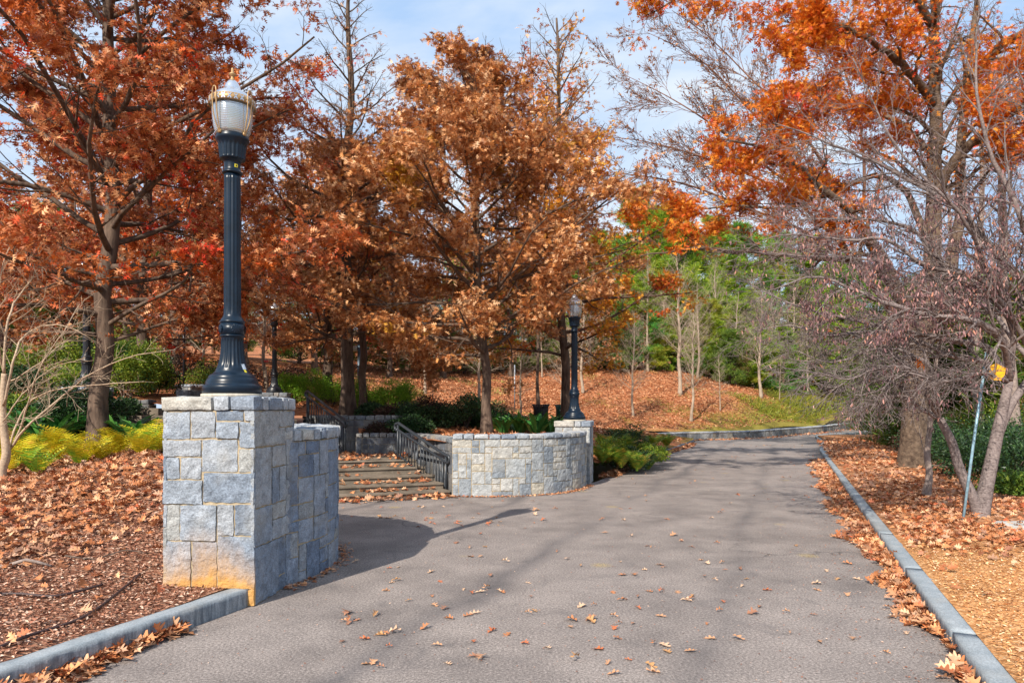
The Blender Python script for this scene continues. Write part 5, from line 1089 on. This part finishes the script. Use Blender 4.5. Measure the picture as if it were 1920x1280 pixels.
def fern(name, seed, n=20, L=.6, mat='fern_yellow'):
    r = np.random.default_rng(seed); m = MB(); V = []; T = []
    for i in range(n):
        a = r.uniform(0, 6.28); el = r.uniform(.9, 1.45); ln = L*r.uniform(.65, 1.15); h = np.array([math.cos(a), math.sin(a), 0]); p = np.array([0, 0, 0.0])+h*.03; k = 15; P = [p]
        for j in range(k):
            e = el*(1-.85*(j/k)**1.5); P.append(P[-1]+(h*math.cos(e)+np.array([0, 0, math.sin(e)]))*ln/k)
        P = np.array(P); sd = np.array([-h[1], h[0], 0])
        for j in range(2, k+1):
            t = j/k; w = ln*.34*math.sin(min(1, t*1.6+.1)*PI/2)*(1-t)**.55+.008; tg = unit(P[j]-P[j-1]); up = np.cross(sd, tg); hw = ln/k*.27
            for sg in (1, -1):
                tip = P[j]+sd*sg*w+tg*w*.35+up*(-.12*w)+r.normal(size=3)*.004; b_ = len(V); mid = P[j]+sd*sg*w*.5+tg*w*.15
                V += [P[j]-tg*hw, P[j]+tg*hw, mid+tg*hw*.9, mid-tg*hw*.9, tip]; T += [(b_, b_+1, b_+2), (b_, b_+2, b_+3), (b_+3, b_+2, b_+4)]
        b_ = len(V)
        for j in range(k+1): V += [P[j]-sd*.003, P[j]+sd*.003]
        for j in range(k): T += [(b_+2*j, b_+2*j+1, b_+2*j+3), (b_+2*j, b_+2*j+3, b_+2*j+2)]
    m.add(V, np.array(T)); return m
def place_ferns(spots, mat, pref, group, L, n, labels, seed):
    pr = []
    for i, (px, py, Y, s_) in enumerate(spots):
        x, y = gp(px, py, Y); z = ground_z(x, y)
        if i < 3:
            o = empty('fern', (x, y, z), labels[i], 'fern', group); fern('fern', seed+i, n, L).build('fronds', mat, o, False); o.scale = (s_,)*3; pr.append(o)
        else: copy_tree(pr[i % 3], (x, y, z), random.uniform(0, 6), labels[i], s_)
yf = [(45, 870, 10.6, 1.1), (100, 860, 10.9, 1.2), (150, 885, 10.2, 1.0), (70, 895, 9.9, 1.0), (20, 845, 11.4, 1.0), (190, 875, 10.5, .75), (215, 862, 11.0, 1.0), (240, 855, 11.2, 1.1), (262, 870, 10.6, .9), (290, 865, 10.9, 1.1), (130, 845, 11.5, 1.2), (20, 885, 10.2, .9), (305, 850, 11.5, .9), (60, 840, 11.6, 1.1)]
yl = ['yellow fern below the fork of the pale sapling', 'large yellow fern between sapling and oak trunk', 'yellow fern in front of the oak trunk foot', 'lowest yellow-green fern of the clump at the picture edge', 'yellow-green fern against the sapling stem', 'small yellow fern sprig just right of the oak trunk foot', 'upright yellow fern right of the oak trunk', 'tallest yellow fern near the big pier', 'broad yellow fern below the strap-leaved plants', 'yellow fern touching the big pier', 'yellow fern just behind the large one, by the oak trunk', 'green-yellow fern at the foot of the sapling', 'yellow fern half hidden by the big pier', 'yellow fern at the back of the clump by the strap leaves']
place_ferns(yf, 'fern_yellow', '', 'yellow ferns in the leaf bed', .60, 13, yl, 500)
gf = [(1140, 850, 17.3, 1.2), (1165, 862, 17.0, 1.2), (1195, 868, 17.2, 1.2), (1150, 835, 18.2, 1.3), (1185, 845, 18.0, 1.3), (1215, 856, 18.3, 1.1), (1130, 865, 16.7, 1.0), (1220, 840, 19.5, 1.1), (1170, 822, 20, 1.4), (1135, 815, 19.5, 1.4), (1205, 822, 21, 1.2), (1240, 845, 20.5, .9), (1250, 815, 27, 1.3)]
gf += [(1160, 800, 22, 1.3), (1190, 806, 24, 1.3), (1225, 815, 24, 1.2), (1128, 845, 17.2, 1.1), (1205, 838, 18.6, 1.1), (1175, 835, 19, 1.2), (1150, 822, 19, 1.3), (1235, 830, 22, 1.1)]
gl = ['green fern beside the pale pier at mid height', 'green-gold fern in the middle of the roadside bed', 'golden fern at the road edge of the fern bed', 'leafy green fern behind the pale pier', 'tall green fern in the centre of the roadside bed', 'green fern leaning over the road edge', 'russet-green fern at the pier foot', 'bright green fern at the far end of the bed', 'deep green fern at the back of the bed', 'green fern just right of the pale pier cap', 'green fern below the bare grey-stemmed tree', 'smallest green fern near the far kerb', 'isolated green tuft on the far low wall', 'shaded green fern high at the back of the roadside bed', 'dull green fern before the bare grey-stemmed tree', 'green fern at the back corner of the roadside bed', 'dark green fern hugging the pale pier body', 'gold-tipped fern near the outer side of the bed', 'upright green fern in the bed behind the golden one', 'arching green fern just behind the pale pier, second row', 'green fern near the start of the far dark kerb']
place_ferns(gf, 'fern_green', '', 'green ferns beside the pale pier', .50, 24, gl, 520)
def strap(seed, n=26, L=.62):
    r = np.random.default_rng(seed); V = []; T = []
    for i in range(n):
        a = r.uniform(0, 6.28); el = r.uniform(.7, 1.35); ln = L*r.uniform(.7, 1.2); h = np.array([math.cos(a), math.sin(a), 0]); p = h*r.uniform(.02, .16); k = 6; sd = np.array([-h[1], h[0], 0]); w0 = .055*r.uniform(.8, 1.3); b_ = len(V)
        for j in range(k+1):
            t = j/k; e = el*(1-.95*t**1.5); w = w0*math.sin(PI*min(.98, .12+t*.86))**.8
            V += [p-sd*w, p+np.array([0, 0, -.012]), p+sd*w]; p = p+(h*math.cos(e)+np.array([0, 0, math.sin(e)]))*ln/k
        for j in range(k):
            for q in (0, 1): c = b_+3*j+q; T += [(c, c+1, c+4), (c, c+4, c+3)]
    m = MB(); m.add(V, np.array(T)); return m
sp = [(945, 800, 17.2, .9), (975, 797, 17.5, 1), (1005, 800, 17.0, 1), (1033, 798, 17.4, .9), (990, 790, 18.6, 1), (960, 788, 19, 1.0), (1020, 790, 18.8, 1), (80, 825, 12.7, 1.3), (120, 818, 13.4, 1.3), (222, 820, 13.2, 1.2), (255, 828, 12.7, 1.2), (150, 810, 14.0, 1.3), (50, 812, 13.6, 1.2), (285, 838, 12.3, 1.0), (1050, 792, 18.2, .9), (930, 797, 18.2, .9)]
spl = ['strap-leaved green plant right of the slender oak trunk', 'broad dark green plant behind the wall coping, below the black bin', 'strap-leaved plant behind the coping between the two bins', 'strap-leaved plant just left of the pale pier', 'bright green plant partly in front of the black bin', 'green strap plant at the edge of the dark bushes', 'bright green plant below the green bin', 'strap-leaved plant above the yellow ferns by the sapling', 'wide-leaved plant left of the thick oak trunk', 'tall strap-leaved plant right of the thick oak trunk', 'strap-leaved plant before the narrow dark steps', 'shaded strap-leaved plant tucked behind the thick oak', 'strap-leaved plant at the picture edge under the terrace wall', 'strap-leaved plant beside the big pier', 'low green plant behind the far lamp post pier', 'low strap plant touching the slender oak trunk']
pr = []
for i, (px, py, Y, s_) in enumerate(sp):
    x, y = gp(px, py, Y); z = 1.04 if px > 900 else ground_z(x, y)
    if i < 2: o = empty('strap_leaf_plant', (x, y, z), spl[i], 'plant', 'strap-leaved plants'); strap(540+i).build('blades', 'strap_leaf', o, False); o.scale = (s_,)*3; pr.append(o)
    else: copy_tree(pr[i % 2], (x, y, z), random.uniform(0, 6), spl[i], s_)

# ------------------------------------------------------------------ leaf litter
def scatter(poly, n, hf, size, tpl, mat, name, label, weight=None, tilt=.45, lift=.012, hi=.03, cat='leaf litter'):
    xs = [p[0] for p in poly]; ys = [p[1] for p in poly]; X = RG.uniform(min(xs), max(xs), n*4); Y = RG.uniform(min(ys), max(ys), n*4); k = inpoly(X, Y, poly); X = X[k]; Y = Y[k]
    if weight is not None: w = weight(X, Y); k = RG.uniform(size=len(X)) < w; X = X[k]; Y = Y[k]
    X = X[:n]; Y = Y[:n]; n = len(X); Z = hf(X, Y)+lift+RG.uniform(0, hi, n); d = RG.normal(size=(n, 3)); d[:, 2] *= tilt*.5; u = RG.normal(size=(n, 3))*tilt; u[:, 2] = 1
    m = MB(); leaves(m, tpl, np.stack([X, Y, Z], -1), RG.uniform(.6, 1.25, n)*size, unit_rows(d), u); o = m.build(name, mat, None, False); return tag(o, label, cat, None, 'stuff')
OAKC = tpl_oak(.5)
def nfun(scale, off=0.0):
    return lambda X, Y: np.array([noise.noise(Vector((x*scale+off, y*scale, .3))) for x, y in zip(X, Y)])
near_l = [ST(SL-.2, 0), ST(SL-.2, 4.4), (-2.95, 5.8), (-2.95, 6.8), (-2.9, 8.2), (-3.8, 9.0), (-5.0, 9.9), (-5.8, 11), (-6.2, 12.4), (-7, 14), (-14, 14), (-14, 2)]
nf_ = nfun(.8, 2.0)
dl = lambda X, Y: (SL-(X*RN[0]+Y*RN[1]))
scatter(near_l, 30000, zl, .098, OAKC, 'litter_leaf', 'fallen_leaves', 'thick tan oak leaf litter in the bed left of the big pier'.replace('left of', 'beside'), lambda X, Y: np.clip((dl(X, Y)-1.5)/1.4, .06, 1)*np.clip(1.0+nf_(X, Y)*1.0, .2, 1), .6, .01, .05)
scatter([ST(SL-.16, -1), ST(SL-.16, 4.5), (-2.9, 5.85), (-3.1, 7.2), (-5, 8.8), (-9, 8.5), (-9, 1)], 40000, zl, .036, tpl_kite(.45, .1), 'mulch_chip', 'bark_mulch', 'reddish bark mulch between the leaf litter and the kerb', lambda X, Y: np.clip(1.3-(dl(X, Y)-1.6)/1.6, .12, 1), .5, .004, .02, 'mulch')
near_r = [ST(SR+.2, 1), ST(SR+.2, 12), (9.6, 12), (12, 8), (12, 1)]
dr = lambda X, Y: (X*RN[0]+Y*RN[1]-SR)
tt = lambda X, Y: X*RD[0]+Y*RD[1]
scatter([ST(SR+.18, 0), ST(SR+.18, 9.5), ST(SR+4.5, 8), ST(SR+6, 4), ST(SR+6, 0)], 60000, zr, .028, tpl_kite(.5, .12), 'chip', 'wood_chips', 'golden wood chips on the verge beside the long granite kerb', lambda X, Y: np.clip((10.2-tt(X, Y))/2.0, 0, 1), .6, .003, .012, 'wood chips')
scatter([ST(SR+.2, 3), ST(SR+.2, 17), (12.5, 17.5), (14, 12), (12, 4)], 26000, zr, .088, OAKC, 'litter_leaf', 'fallen_leaves', 'brown oak leaves carpeting the verge under the redbud and old oak', lambda X, Y: np.clip((tt(X, Y)-7.6-.25*(1.8-dr(X, Y)))/1.6, .015, 1)*np.clip(.85+nf_(X, Y)*1.2, .15, 1), .6, .01, .045)
scatter([ST(SR+.2, 16), ST(SR+.2, 36), (22, 40), (24, 36), (20, 22), (14, 14)], 12000, zr, .14, STAR, 'litter_leaf', 'fallen_leaves', 'leaf litter on the far end of the verge before the bend', None, .6, .01, .05)
hp = [(-6, 20), (-3, 26), (2, 25), ST(SL-.3, 25), ST(SL-.3, 33), (6, 34), (9, 36.6), (12.6, 38.6), (19, 44.6), (29, 56.5), (30, 66), (-12, 62), (-12, 26)]
scatter(hp, 70000, zh, .125, tpl_kite(.7, .2), 'litter_far', 'fallen_leaves', 'coppery leaf litter covering the hill above the low wall', None, .8, .01, .03)
scatter([(-1.0, 13.5), (0, 13.45), (.7, 14), (1.3, 15.2), ST(SL-.15, 16.2), ST(SL-.15, 26), (2, 26), (-3, 24), (-3.2, 17)], 5000, zh, .13, STAR, 'litter_leaf', 'fallen_leaves', 'leaf litter in the planting bed behind the sunlit curved wall', None, .5, .005, .03)
# grass on the green side of the hill
gx = scatter([(16, 42.5), (19.5, 44.8), (28, 55), (32, 64), (20, 60), (14, 48)], 24000, zh, .5, tpl_kite(.07, .05), 'grass_blade', 'grass', 'mossy green grass patch on the hill near the bend', lambda X, Y: np.clip(.7+nfun(.25, 4)(X, Y)*2, 0, 1), 1.2, .0, .05, 'grass')
scatter([(6, 34), (9, 36.4), (12.6, 38.4), (19, 44.4), (20, 50), (12, 45), (4, 40)], 5000, zh, .22, tpl_kite(.08, .05), 'grass_blade', 'grass', 'thin olive grass above the low retaining wall', lambda X, Y: np.clip(.4+nfun(.5, 4)(X, Y)*2, 0, 1), 1.2, .0, .04, 'grass')
# drift along the kerb
zero = lambda X, Y: np.zeros(len(X))+.006
def drift(ts, smin, smax, n, name, label, size=.12, hi=.06, sref=SR, sign=-1, wf=None):
    t_ = RG.uniform(*ts, n*3); w_ = np.abs(RG.normal(size=n*3)); wd = wf(t_); k = w_ < 2.2; t_ = t_[k]; w_ = w_[k]*wd[k]*.5; k = RG.uniform(size=len(t_)) < np.clip(wd/.2, .15, 1)[k]; t_ = t_[k][:n]; w_ = w_[k][:n]; n = len(t_)
    s_ = sref+sign*(smin+w_); X = s_*RN[0]+t_*RD[0]; Y = s_*RN[1]+t_*RD[1]; Z = .010+RG.uniform(0, 1, n)*hi*np.exp(-w_*6)
    d = RG.normal(size=(n, 3)); d[:, 2] *= .25; u = RG.normal(size=(n, 3))*.5; u[:, 2] = 1; m = MB(); leaves(m, OAKC, np.stack([X, Y, Z], -1), RG.uniform(.6, 1.2, n)*size, unit_rows(d), u); o = m.build(name, 'litter_leaf', None, False); tag(o, label, 'leaf litter', None, 'stuff')
drift((1.8, 24), .0, 0, 5200, 'leaf_drift', 'drift of oak leaves banked against the long granite kerb', .105, .06, SR, -1, lambda t: .13+.27*np.clip((t-5.8)/6, 0, 1)+.08*np.sin(t*2.1)+.06*np.sin(t*5.3))
drift((2.0, 3.85), .0, 0, 520, 'leaf_drift', 'small pile of orange leaves against the blue-grey kerb by the mulch', .12, .06, SL, 1, lambda t: .10+.16*np.clip((3.7-t)/1.0, 0, 1))
drift((16.2, 33), .0, 0, 2600, 'leaf_drift', 'leaves spilled from the fern bed onto the road edge', .13, .04, SL, 1, lambda t: .35+.12*np.sin(t*.9))
wpl = np.array(wp)
i = RG.integers(0, len(wpl)-1, 1500); f = RG.uniform(size=1500)[:, None]; Q = wpl[i]*(1-f)+wpl[i+1]*f+np.stack([np.abs(RG.normal(size=1500))*.35, -np.abs(RG.normal(size=1500))*.25], -1)
m = MB(); Z = zroad(Q[:, 0], Q[:, 1])+.02; d = rnd_dirs(1500, 0, .2); u = RG.normal(size=(1500, 3))*.4; u[:, 2] = 1; leaves(m, STAR, np.column_stack([Q, Z]), RG.uniform(.1, .2, 1500), d, u); tag(m.build('leaf_drift', 'litter_leaf', None, False), 'leaves gathered along the foot of the low retaining wall', 'leaf litter', None, 'stuff')
# crumbs of leaf and grit on the asphalt, thicker towards the edges
n = 9000; t_ = RG.uniform(-1, 30, n)**1.0; q_ = RG.uniform(size=n); s_ = np.where(q_ < .5, SR-np.abs(RG.normal(size=n))*.55, RG.uniform(SL, SR, n)); X = s_*RN[0]+t_*RD[0]; Y = s_*RN[1]+t_*RD[1]; k = (s_ > SL+.05) & (s_ < SR-.02); X = X[k]; Y = Y[k]; n = len(X)
d = RG.normal(size=(n, 3)); d[:, 2] *= .1; u = RG.normal(size=(n, 3))*.25; u[:, 2] = 1; m = MB(); leaves(m, tpl_kite(.5, .15), np.column_stack([X, Y, np.full(n, .0065)]), RG.uniform(.006, .024, n), unit_rows(d), u); tag(m.build('leaf_crumbs', 'mulch_chip', None, False), 'crumbs of broken leaf and grit strewn over the asphalt', 'leaf litter', None, 'stuff')
ed_ = []
for P_, nn, sg in ((NEAR_ARC, 500, 1), (FAR_ARC, 900, 1)):
    T_ = np.gradient(P_, axis=0); T_ /= np.linalg.norm(T_, axis=1)[:, None]; i = RG.integers(0, len(P_), nn); off = .03+np.abs(RG.normal(size=nn))*.07; ed_.append(np.column_stack([P_[i, 0]+T_[i, 1]*off, P_[i, 1]-T_[i, 0]*off]))
ed_ = np.concatenate(ed_); n = len(ed_); d = rnd_dirs(n, 0, .2); u = RG.normal(size=(n, 3))*.4; u[:, 2] = 1; m = MB(); leaves(m, OAKC, np.column_stack([ed_, np.full(n, .012)]), RG.uniform(.012, .06, n), d, u); tag(m.build('leaf_crumbs', 'litter_leaf', None, False), 'small broken leaves caught along the foot of the curved walls', 'leaf litter', None, 'stuff')
# leaves on the steps
m = MB(); ps = []
for (x, y, z) in tc_:
    c1 = RG.uniform(.6, 2.2); wd = RG.uniform(.15, .4)
    for k in range(60):
        u_ = (c1+RG.normal()*wd if RG.uniform() < .65 else (abs(RG.normal())*.2 if RG.uniform() < .5 else RG.uniform(0, 3.0))); b_ = RG.uniform(.12, .33); ps.append((x-FD[0]*u_-.3*b_*1.2, y-FD[1]*u_+b_, z+.008+RG.uniform(0, .035)))
for k in range(260):
    a_ = RG.uniform(-.2, 2.9); ps.append((*(np.array(tc_[0][:2])-FD*a_+np.array([.12, -.30])*abs(RG.normal())*.55), .012+RG.uniform(0, .05)))
for k in range(160): ps.append((-2.3-RG.uniform(0, 1.6), 15.2+RG.uniform(0, .9), .58+RG.uniform(0, .04)))
ps = np.array(ps); n = len(ps); d = rnd_dirs(n, 0, .25); u = RG.normal(size=(n, 3))*.45; u[:, 2] = 1; leaves(m, OAKC, ps, RG.uniform(.08, .15, n), d, u); tag(m.build('leaf_drift', 'litter_leaf', None, False), 'rusty leaves heaped on the concrete steps and at their foot', 'leaf litter', None, 'stuff')
# loose leaves on the asphalt, each its own object
LM = []
for k in range(12):
    q_ = random.Random(k); c = q_.uniform(.3, 1.2); V, T = (tpl_oak(c) if k % 3 else tpl_spiky(c)); V = V.copy(); V[:, 2] += .3*np.sin(V[:, 0]*q_.uniform(2, 5)+k)*q_.uniform(.1, .5); V[:, 1] *= q_.uniform(.4, 1.0); V[:, 2] -= V[:, 2].min(); T = T[:len(T)-q_.choice([0, 0, 2, 4])]; m = MB(); m.add(V*np.array([.10, .10, .065]), T)
    LM.append(m)
import colorsys
tones = [(.44, .18, .08), (.50, .26, .14), (.62, .40, .26), (.48, .14, .055), (.46, .24, .10), (.32, .15, .09)]
for i, c in enumerate(tones): simple('loose_leaf_%d' % i, c, .6, nscale=14, amt=.2, spec=.3)
protoL = []
fixed = [(652, 1168), (718, 1187), (850, 1162), (868, 1156), (955, 1186), (1083, 1165), (1120, 1136), (1158, 1126), (1175, 1078), (1190, 1080), (1325, 1172), (1425, 1136), (1482, 1150), (1372, 1196), (1655, 1222), (1600, 1195), (1525, 1104), (1590, 1118), (1480, 1186), (830, 1212), (1285, 1222), (905, 1230), (1240, 1262), (1140, 1265), (940, 1054), (1060, 1050), (1165, 1055), (985, 1092), (870, 1103), (1330, 1058), (1335, 1088), (1395, 1098), (1600, 1085), (1680, 1160), (1700, 1190), (660, 1055)]
k = 0
def loose(x, y, z=.006):
    global k
    c = k % 6; 
    if len(protoL) < 72:
        o = LM[len(protoL) % 12].build('fallen_leaf', 'loose_leaf_%d' % ((len(protoL)//12) % 6), None, False); protoL.append(o)
    else:
        o = protoL[random.randrange(72)].copy(); COL.objects.link(o)
    s_ = random.uniform(.65, 1.25); o.location = (x, y, z); o.rotation_euler = (random.uniform(-.15, .15), random.uniform(-.15, .15), random.uniform(0, 6.28)); o.scale = (s_, s_, s_)
    tag(o, 'curled dry oak leaf lying loose on the grey asphalt', 'leaf', 'loose leaves on the road'); k += 1
for px, py in fixed: x, y, _ = on(px, py); loose(x, y)
lr = random.Random(77); c_ = 0
for _ in range(34): x, y, _z = on(lr.gauss(780, 95), lr.gauss(972, 9)); (loose(x, y) if x > -2.55 else None)
while c_ < 215:
    px, py = 640+960*lr.random()**1.35, 835+420*lr.random()**3.2; x, y, _ = on(px, py); s_ = s_of(x, y); t_ = t_of(x, y)
    if s_ > SR-.25: continue
    if s_ < SL+.3 and not (9.6 < y < 13.6 and x > -2.8 and s_ > -7.2): continue
    if x > -1.2 and y > 12.7 and s_ < SL+.5: continue
    if noise.noise(Vector((x*.6, y*.5, 1))) < -.15 and lr.random() < .7: continue
    if y > 12.5 and s_ < SL+.15: continue
    loose(x, y); c_ += 1

# ------------------------------------------------------------------ small things
def litter_can(loc, mat, label, text=None):
    o = empty('litter_bin', loc, label, 'litter bin'); m = MB(); H = .86
    for i in range(30):
        a = i*2*PI/30; n_ = np.array([math.cos(a), math.sin(a), 0]); tx = np.array([-math.sin(a), math.cos(a), 0]); pr_ = [(.25, .04), (.27, .3), (.27, .7), (.29, .78), (.34, H)]
        V = []; 
        for r_, z_ in pr_: V += [n_*r_-tx*.017+np.array([0, 0, z_]), n_*r_+tx*.017+np.array([0, 0, z_]), n_*(r_-.006)+tx*.017+np.array([0, 0, z_]), n_*(r_-.006)-tx*.017+np.array([0, 0, z_])]
        Fq = []
        for j in range(4):
            for q in range(4): Fq.append((4*j+q, 4*j+(q+1) % 4, 4*j+4+(q+1) % 4, 4*j+4+q))
        m.add(V, Fq)
    m.build('slats', mat, o, False)
    m = MB(); lathe(m, [(.235, .05), (.24, .72), (.23, .72), (.225, .06)], 32); m.build('liner', 'can_black' if mat == 'can_black' else mat, o)
    for z_, r_ in ((.05, .262), (.70, .275), (H, .345)):
        m = MB(); th = np.linspace(0, 2*PI, 37); tube(m, [(math.cos(a)*r_, math.sin(a)*r_, z_) for a in th], .011, 6, False); m.build('hoop', mat, o)
    if text:
        m = MB(); th = np.linspace(-.75, .75, 13); V = []
        for a in th:
            b_ = -PI/2+a
            for z_ in (.60, .70): V.append((math.cos(b_)*.281, math.sin(b_)*.281, z_))
        m.add(V, [(2*i, 2*i+2, 2*i+3, 2*i+1) for i in range(12)]); bd = m.build('name_band', mat, o)
        cu = bpy.data.curves.new('lettering', 'FONT'); cu.body = text; cu.size = .095; cu.align_x = 'CENTER'; cu.extrude = .001; cu.materials.append(MATS['white_paint'])
        t = bpy.data.objects.new('lettering', cu); COL.objects.link(t); t.parent = bd; t.location = (-.0, -.2865, .62); t.rotation_euler = (PI/2, 0, 0); dg = bpy.context.evaluated_depsgraph_get(); me_ = bpy.data.meshes.new_from_object(t.evaluated_get(dg)); t2 = bpy.data.objects.new('lettering', me_); COL.objects.link(t2); t2.parent = bd; t2.location = t.location; t2.rotation_euler = t.rotation_euler; bpy.data.objects.remove(t)
    return o
x, y, _ = at(1014, 780, 25.5); litter_can((x, y, .93), 'can_black', 'black slatted litter bin at the foot of the leafy hill')
x, y, _ = at(1056, 780, 26); cg = litter_can((x, y, .92), 'can_green', 'green slatted litter bin with white lettering next to the far lamp post', 'Recycle'); cg.rotation_euler = (0, 0, -.02)
# tilted signpost
b = at(1804, 962, 9.15); o = empty('sign_post', (b[0], b[1], ground_z(b[0], b[1])), 'tilted pale blue metal pole with a bent yellow sign behind redbud twigs', 'sign'); tp_ = at(1850, 660, 9.3)-np.array(o.location)
m = MB(); tube(m, [np.array((0, 0, -.1)), tp_*.5, tp_], .018, 8); m.build('pole', 'pole_blue', o)
c0 = at(1868, 697, 9.15)-np.array(o.location); m = MB()
pt = [(-.105, -.10), (.06, -.115), (.115, -.03), (.125, .05), (.0, .115), (-.075, .08)]; V = [c0+np.array([a, .02*b_, b_]) for a, b_ in pt]+[c0+np.array([a, .02*b_+.006, b_]) for a, b_ in pt]
m.add(V, [(0, 1, 2, 3, 4, 5), (11, 10, 9, 8, 7, 6)]+[(i, 6+i, 6+(i+1) % 6, (i+1) % 6) for i in range(6)]); m.build('sign_plate', 'sign_yellow', o, False)
m = MB(); tube(m, [c0+np.array([-.10, .02, -.02]), tp_*.90], .008, 6); m.build('bracket', 'pole_blue', o)
# drip hoses
for pts, lab in (([(-10, 1222), (60, 1195), (160, 1160), (240, 1100), (262, 1080)], 'thin brown drip hose crossing the mulch nearest the kerb'), ([(-10, 1118), (40, 1118), (100, 1122), (150, 1112), (192, 1100)], 'thin brown drip hose lying further back in the mulch')):
    P = []
    for px, py in pts:
        g = 5.0
        for _ in range(30):
            x, y, _z = at(px, py, g); z = float(zl(x, y)[0]); g = g*.5+.5*(EYE-z)*F/(py-HOR)
        P.append((x, y, z+.022))
    m = MB(); tube(m, smooth_path(P, 30), .011, 7); tag(m.build('drip_hose', 'hose', origin=P[2]), lab, 'hose')
def stick(px, py, ln, r_, az, lab, hf, mat='bark_dark', name='fallen_branch'):
    g = 8.0
    for _ in range(40): x, y, _z = at(px, py, g); z = float(hf(x, y)[0]); g = g*.5+.5*(EYE-z)*F/(py-HOR)
    m = MB(); d = np.array([math.cos(az), math.sin(az)]); P = [(x+d[0]*q*ln, y+d[1]*q*ln, float(hf(x+d[0]*q*ln, y+d[1]*q*ln)[0])+r_+.02+.03*math.sin(q*9)) for q in np.linspace(-.5, .5, 7)]
    tube(m, P, np.linspace(r_, r_*.5, 7), 7); tag(m.build(name, mat, origin=P[3]), lab, 'branch')
stick(1768, 880, 1.6, .05, -.5, 'dark fallen branch lying in the leaves right of the old oak'.replace('right of', 'beside'), zr)
stick(25, 1065, .6, .022, .2, 'short grey stick on the leaf litter near the pale sapling', zl, 'bark_grey')
stick(205, 1045, .7, .008, .4, 'thin twig on the leaf litter before the big pier', zl, 'bark_dark')
stick(1560, 905, .01, .001, 0, 'x', zr) if False else None
b = np.array([(1925-960)/F*8.6, 8.6, 0]); m = MB(); block(m, (-.35, -.28, -.1), (.4, .28, .05), (12, 10, 3), lambda p: (p[0]*(1-.25*abs(p[1])/.28), p[1], p[2]), .015, 4, .04)
fs = m.build('flat_stone', 'flat_stone'); fs.location = (b[0], b[1], ground_z(b[0], b[1])+.0); tag(fs, 'pale flat stone slab at the edge of the verge', 'stone')
# slate pole with box lamp, thin poles
x, y, _ = at(673, 775, 23.5); z = 1.45; o = empty('street_light', (x, y, z), 'slim slate-blue street light with a white box head between the terrace oaks', 'street light')
m = MB(); tube(m, [(0, 0, -.1), (0, 0, 2.4)], .052, 12); m.build('pole', 'post_slate', o); m = MB(); block(m, (-.30, -.12, 2.14), (-.06, .12, 2.30), (2, 2, 2), lambda p: p, 0); m.build('lamp_head', 'white_paint', o)
m = MB(); tube(m, [(-.1, 0, 2.22), (.35, 0, 2.24)], .02, 6); m.build('arm', 'post_slate', o)
for (px, Y, h_, r_, mt, lab) in ((345, 22.5, 2.6, .045, 'lamp_paint_dark', 'thin black pole behind the square terrace pier'), (965, 34, 2.2, .03, 'steel_grey', 'thin grey stake standing on the hill right of the slender oak'.replace('right of', 'beyond'))):
    x, y, _ = at(px, 700, Y); z = float(zh(x, y)[0]); m = MB(); tube(m, [(0, 0, -.1), (.0, 0, h_)], r_, 8); q = m.build('thin_pole', mt); q.location = (x, y, z); tag(q, lab, 'pole')
# grey building behind the terrace
x, y, _ = at(45, 700, 34); z = float(zh(x, y)[0]); o = empty('building', (x, y, z-.3), 'grey stucco building with dark gable roof behind the shrubs', 'building', None, -.35)
m = MB(); m.add([(-3, 0, 0), (1.0, 0, 0), (1.0, 6, 0), (-3, 6, 0), (-3, 0, 2.5), (1.0, 0, 2.5), (1.0, 6, 2.5), (-3, 6, 2.5), (-1, 0, 3.9), (-1, 6, 3.9)], [(0, 1, 5, 4), (1, 2, 6, 5), (2, 3, 7, 6), (3, 0, 4, 7), (4, 5, 8), (6, 7, 9)]); m.build('wall', 'wall_grey', o, False)
m = MB()
for sg in (1, -1):
    xa, xb = -1, -1+sg*2.3; V = [(xa, -.3, 3.98), (xb, -.3, 2.37), (xb, 6.3, 2.37), (xa, 6.3, 3.98)]; V2 = [(a, b_, c+.12) for a, b_, c in V]; m.add(V+V2, [(0, 1, 2, 3), (4, 5, 6, 7), (0, 1, 5, 4), (1, 2, 6, 5), (2, 3, 7, 6), (3, 0, 4, 7)])
m.build('roof', 'roof_dark', o, False)
m = MB(); block(m, (-1.6, -.04, .9), (-.6, .02, 2.0), (1, 1, 1)); m.build('window', 'glass_dark', o, False)
m = MB(); block(m, (1.0-.03, 1.0, 0), (1.04, 2.0, 2.0), (1, 1, 1)); m.build('door', 'roof_dark', o, False)
print('LEAFCOUNTS', cnt, 'objects', len(bpy.data.objects), 'tris', sum(len(m.polygons) for m in bpy.data.meshes))
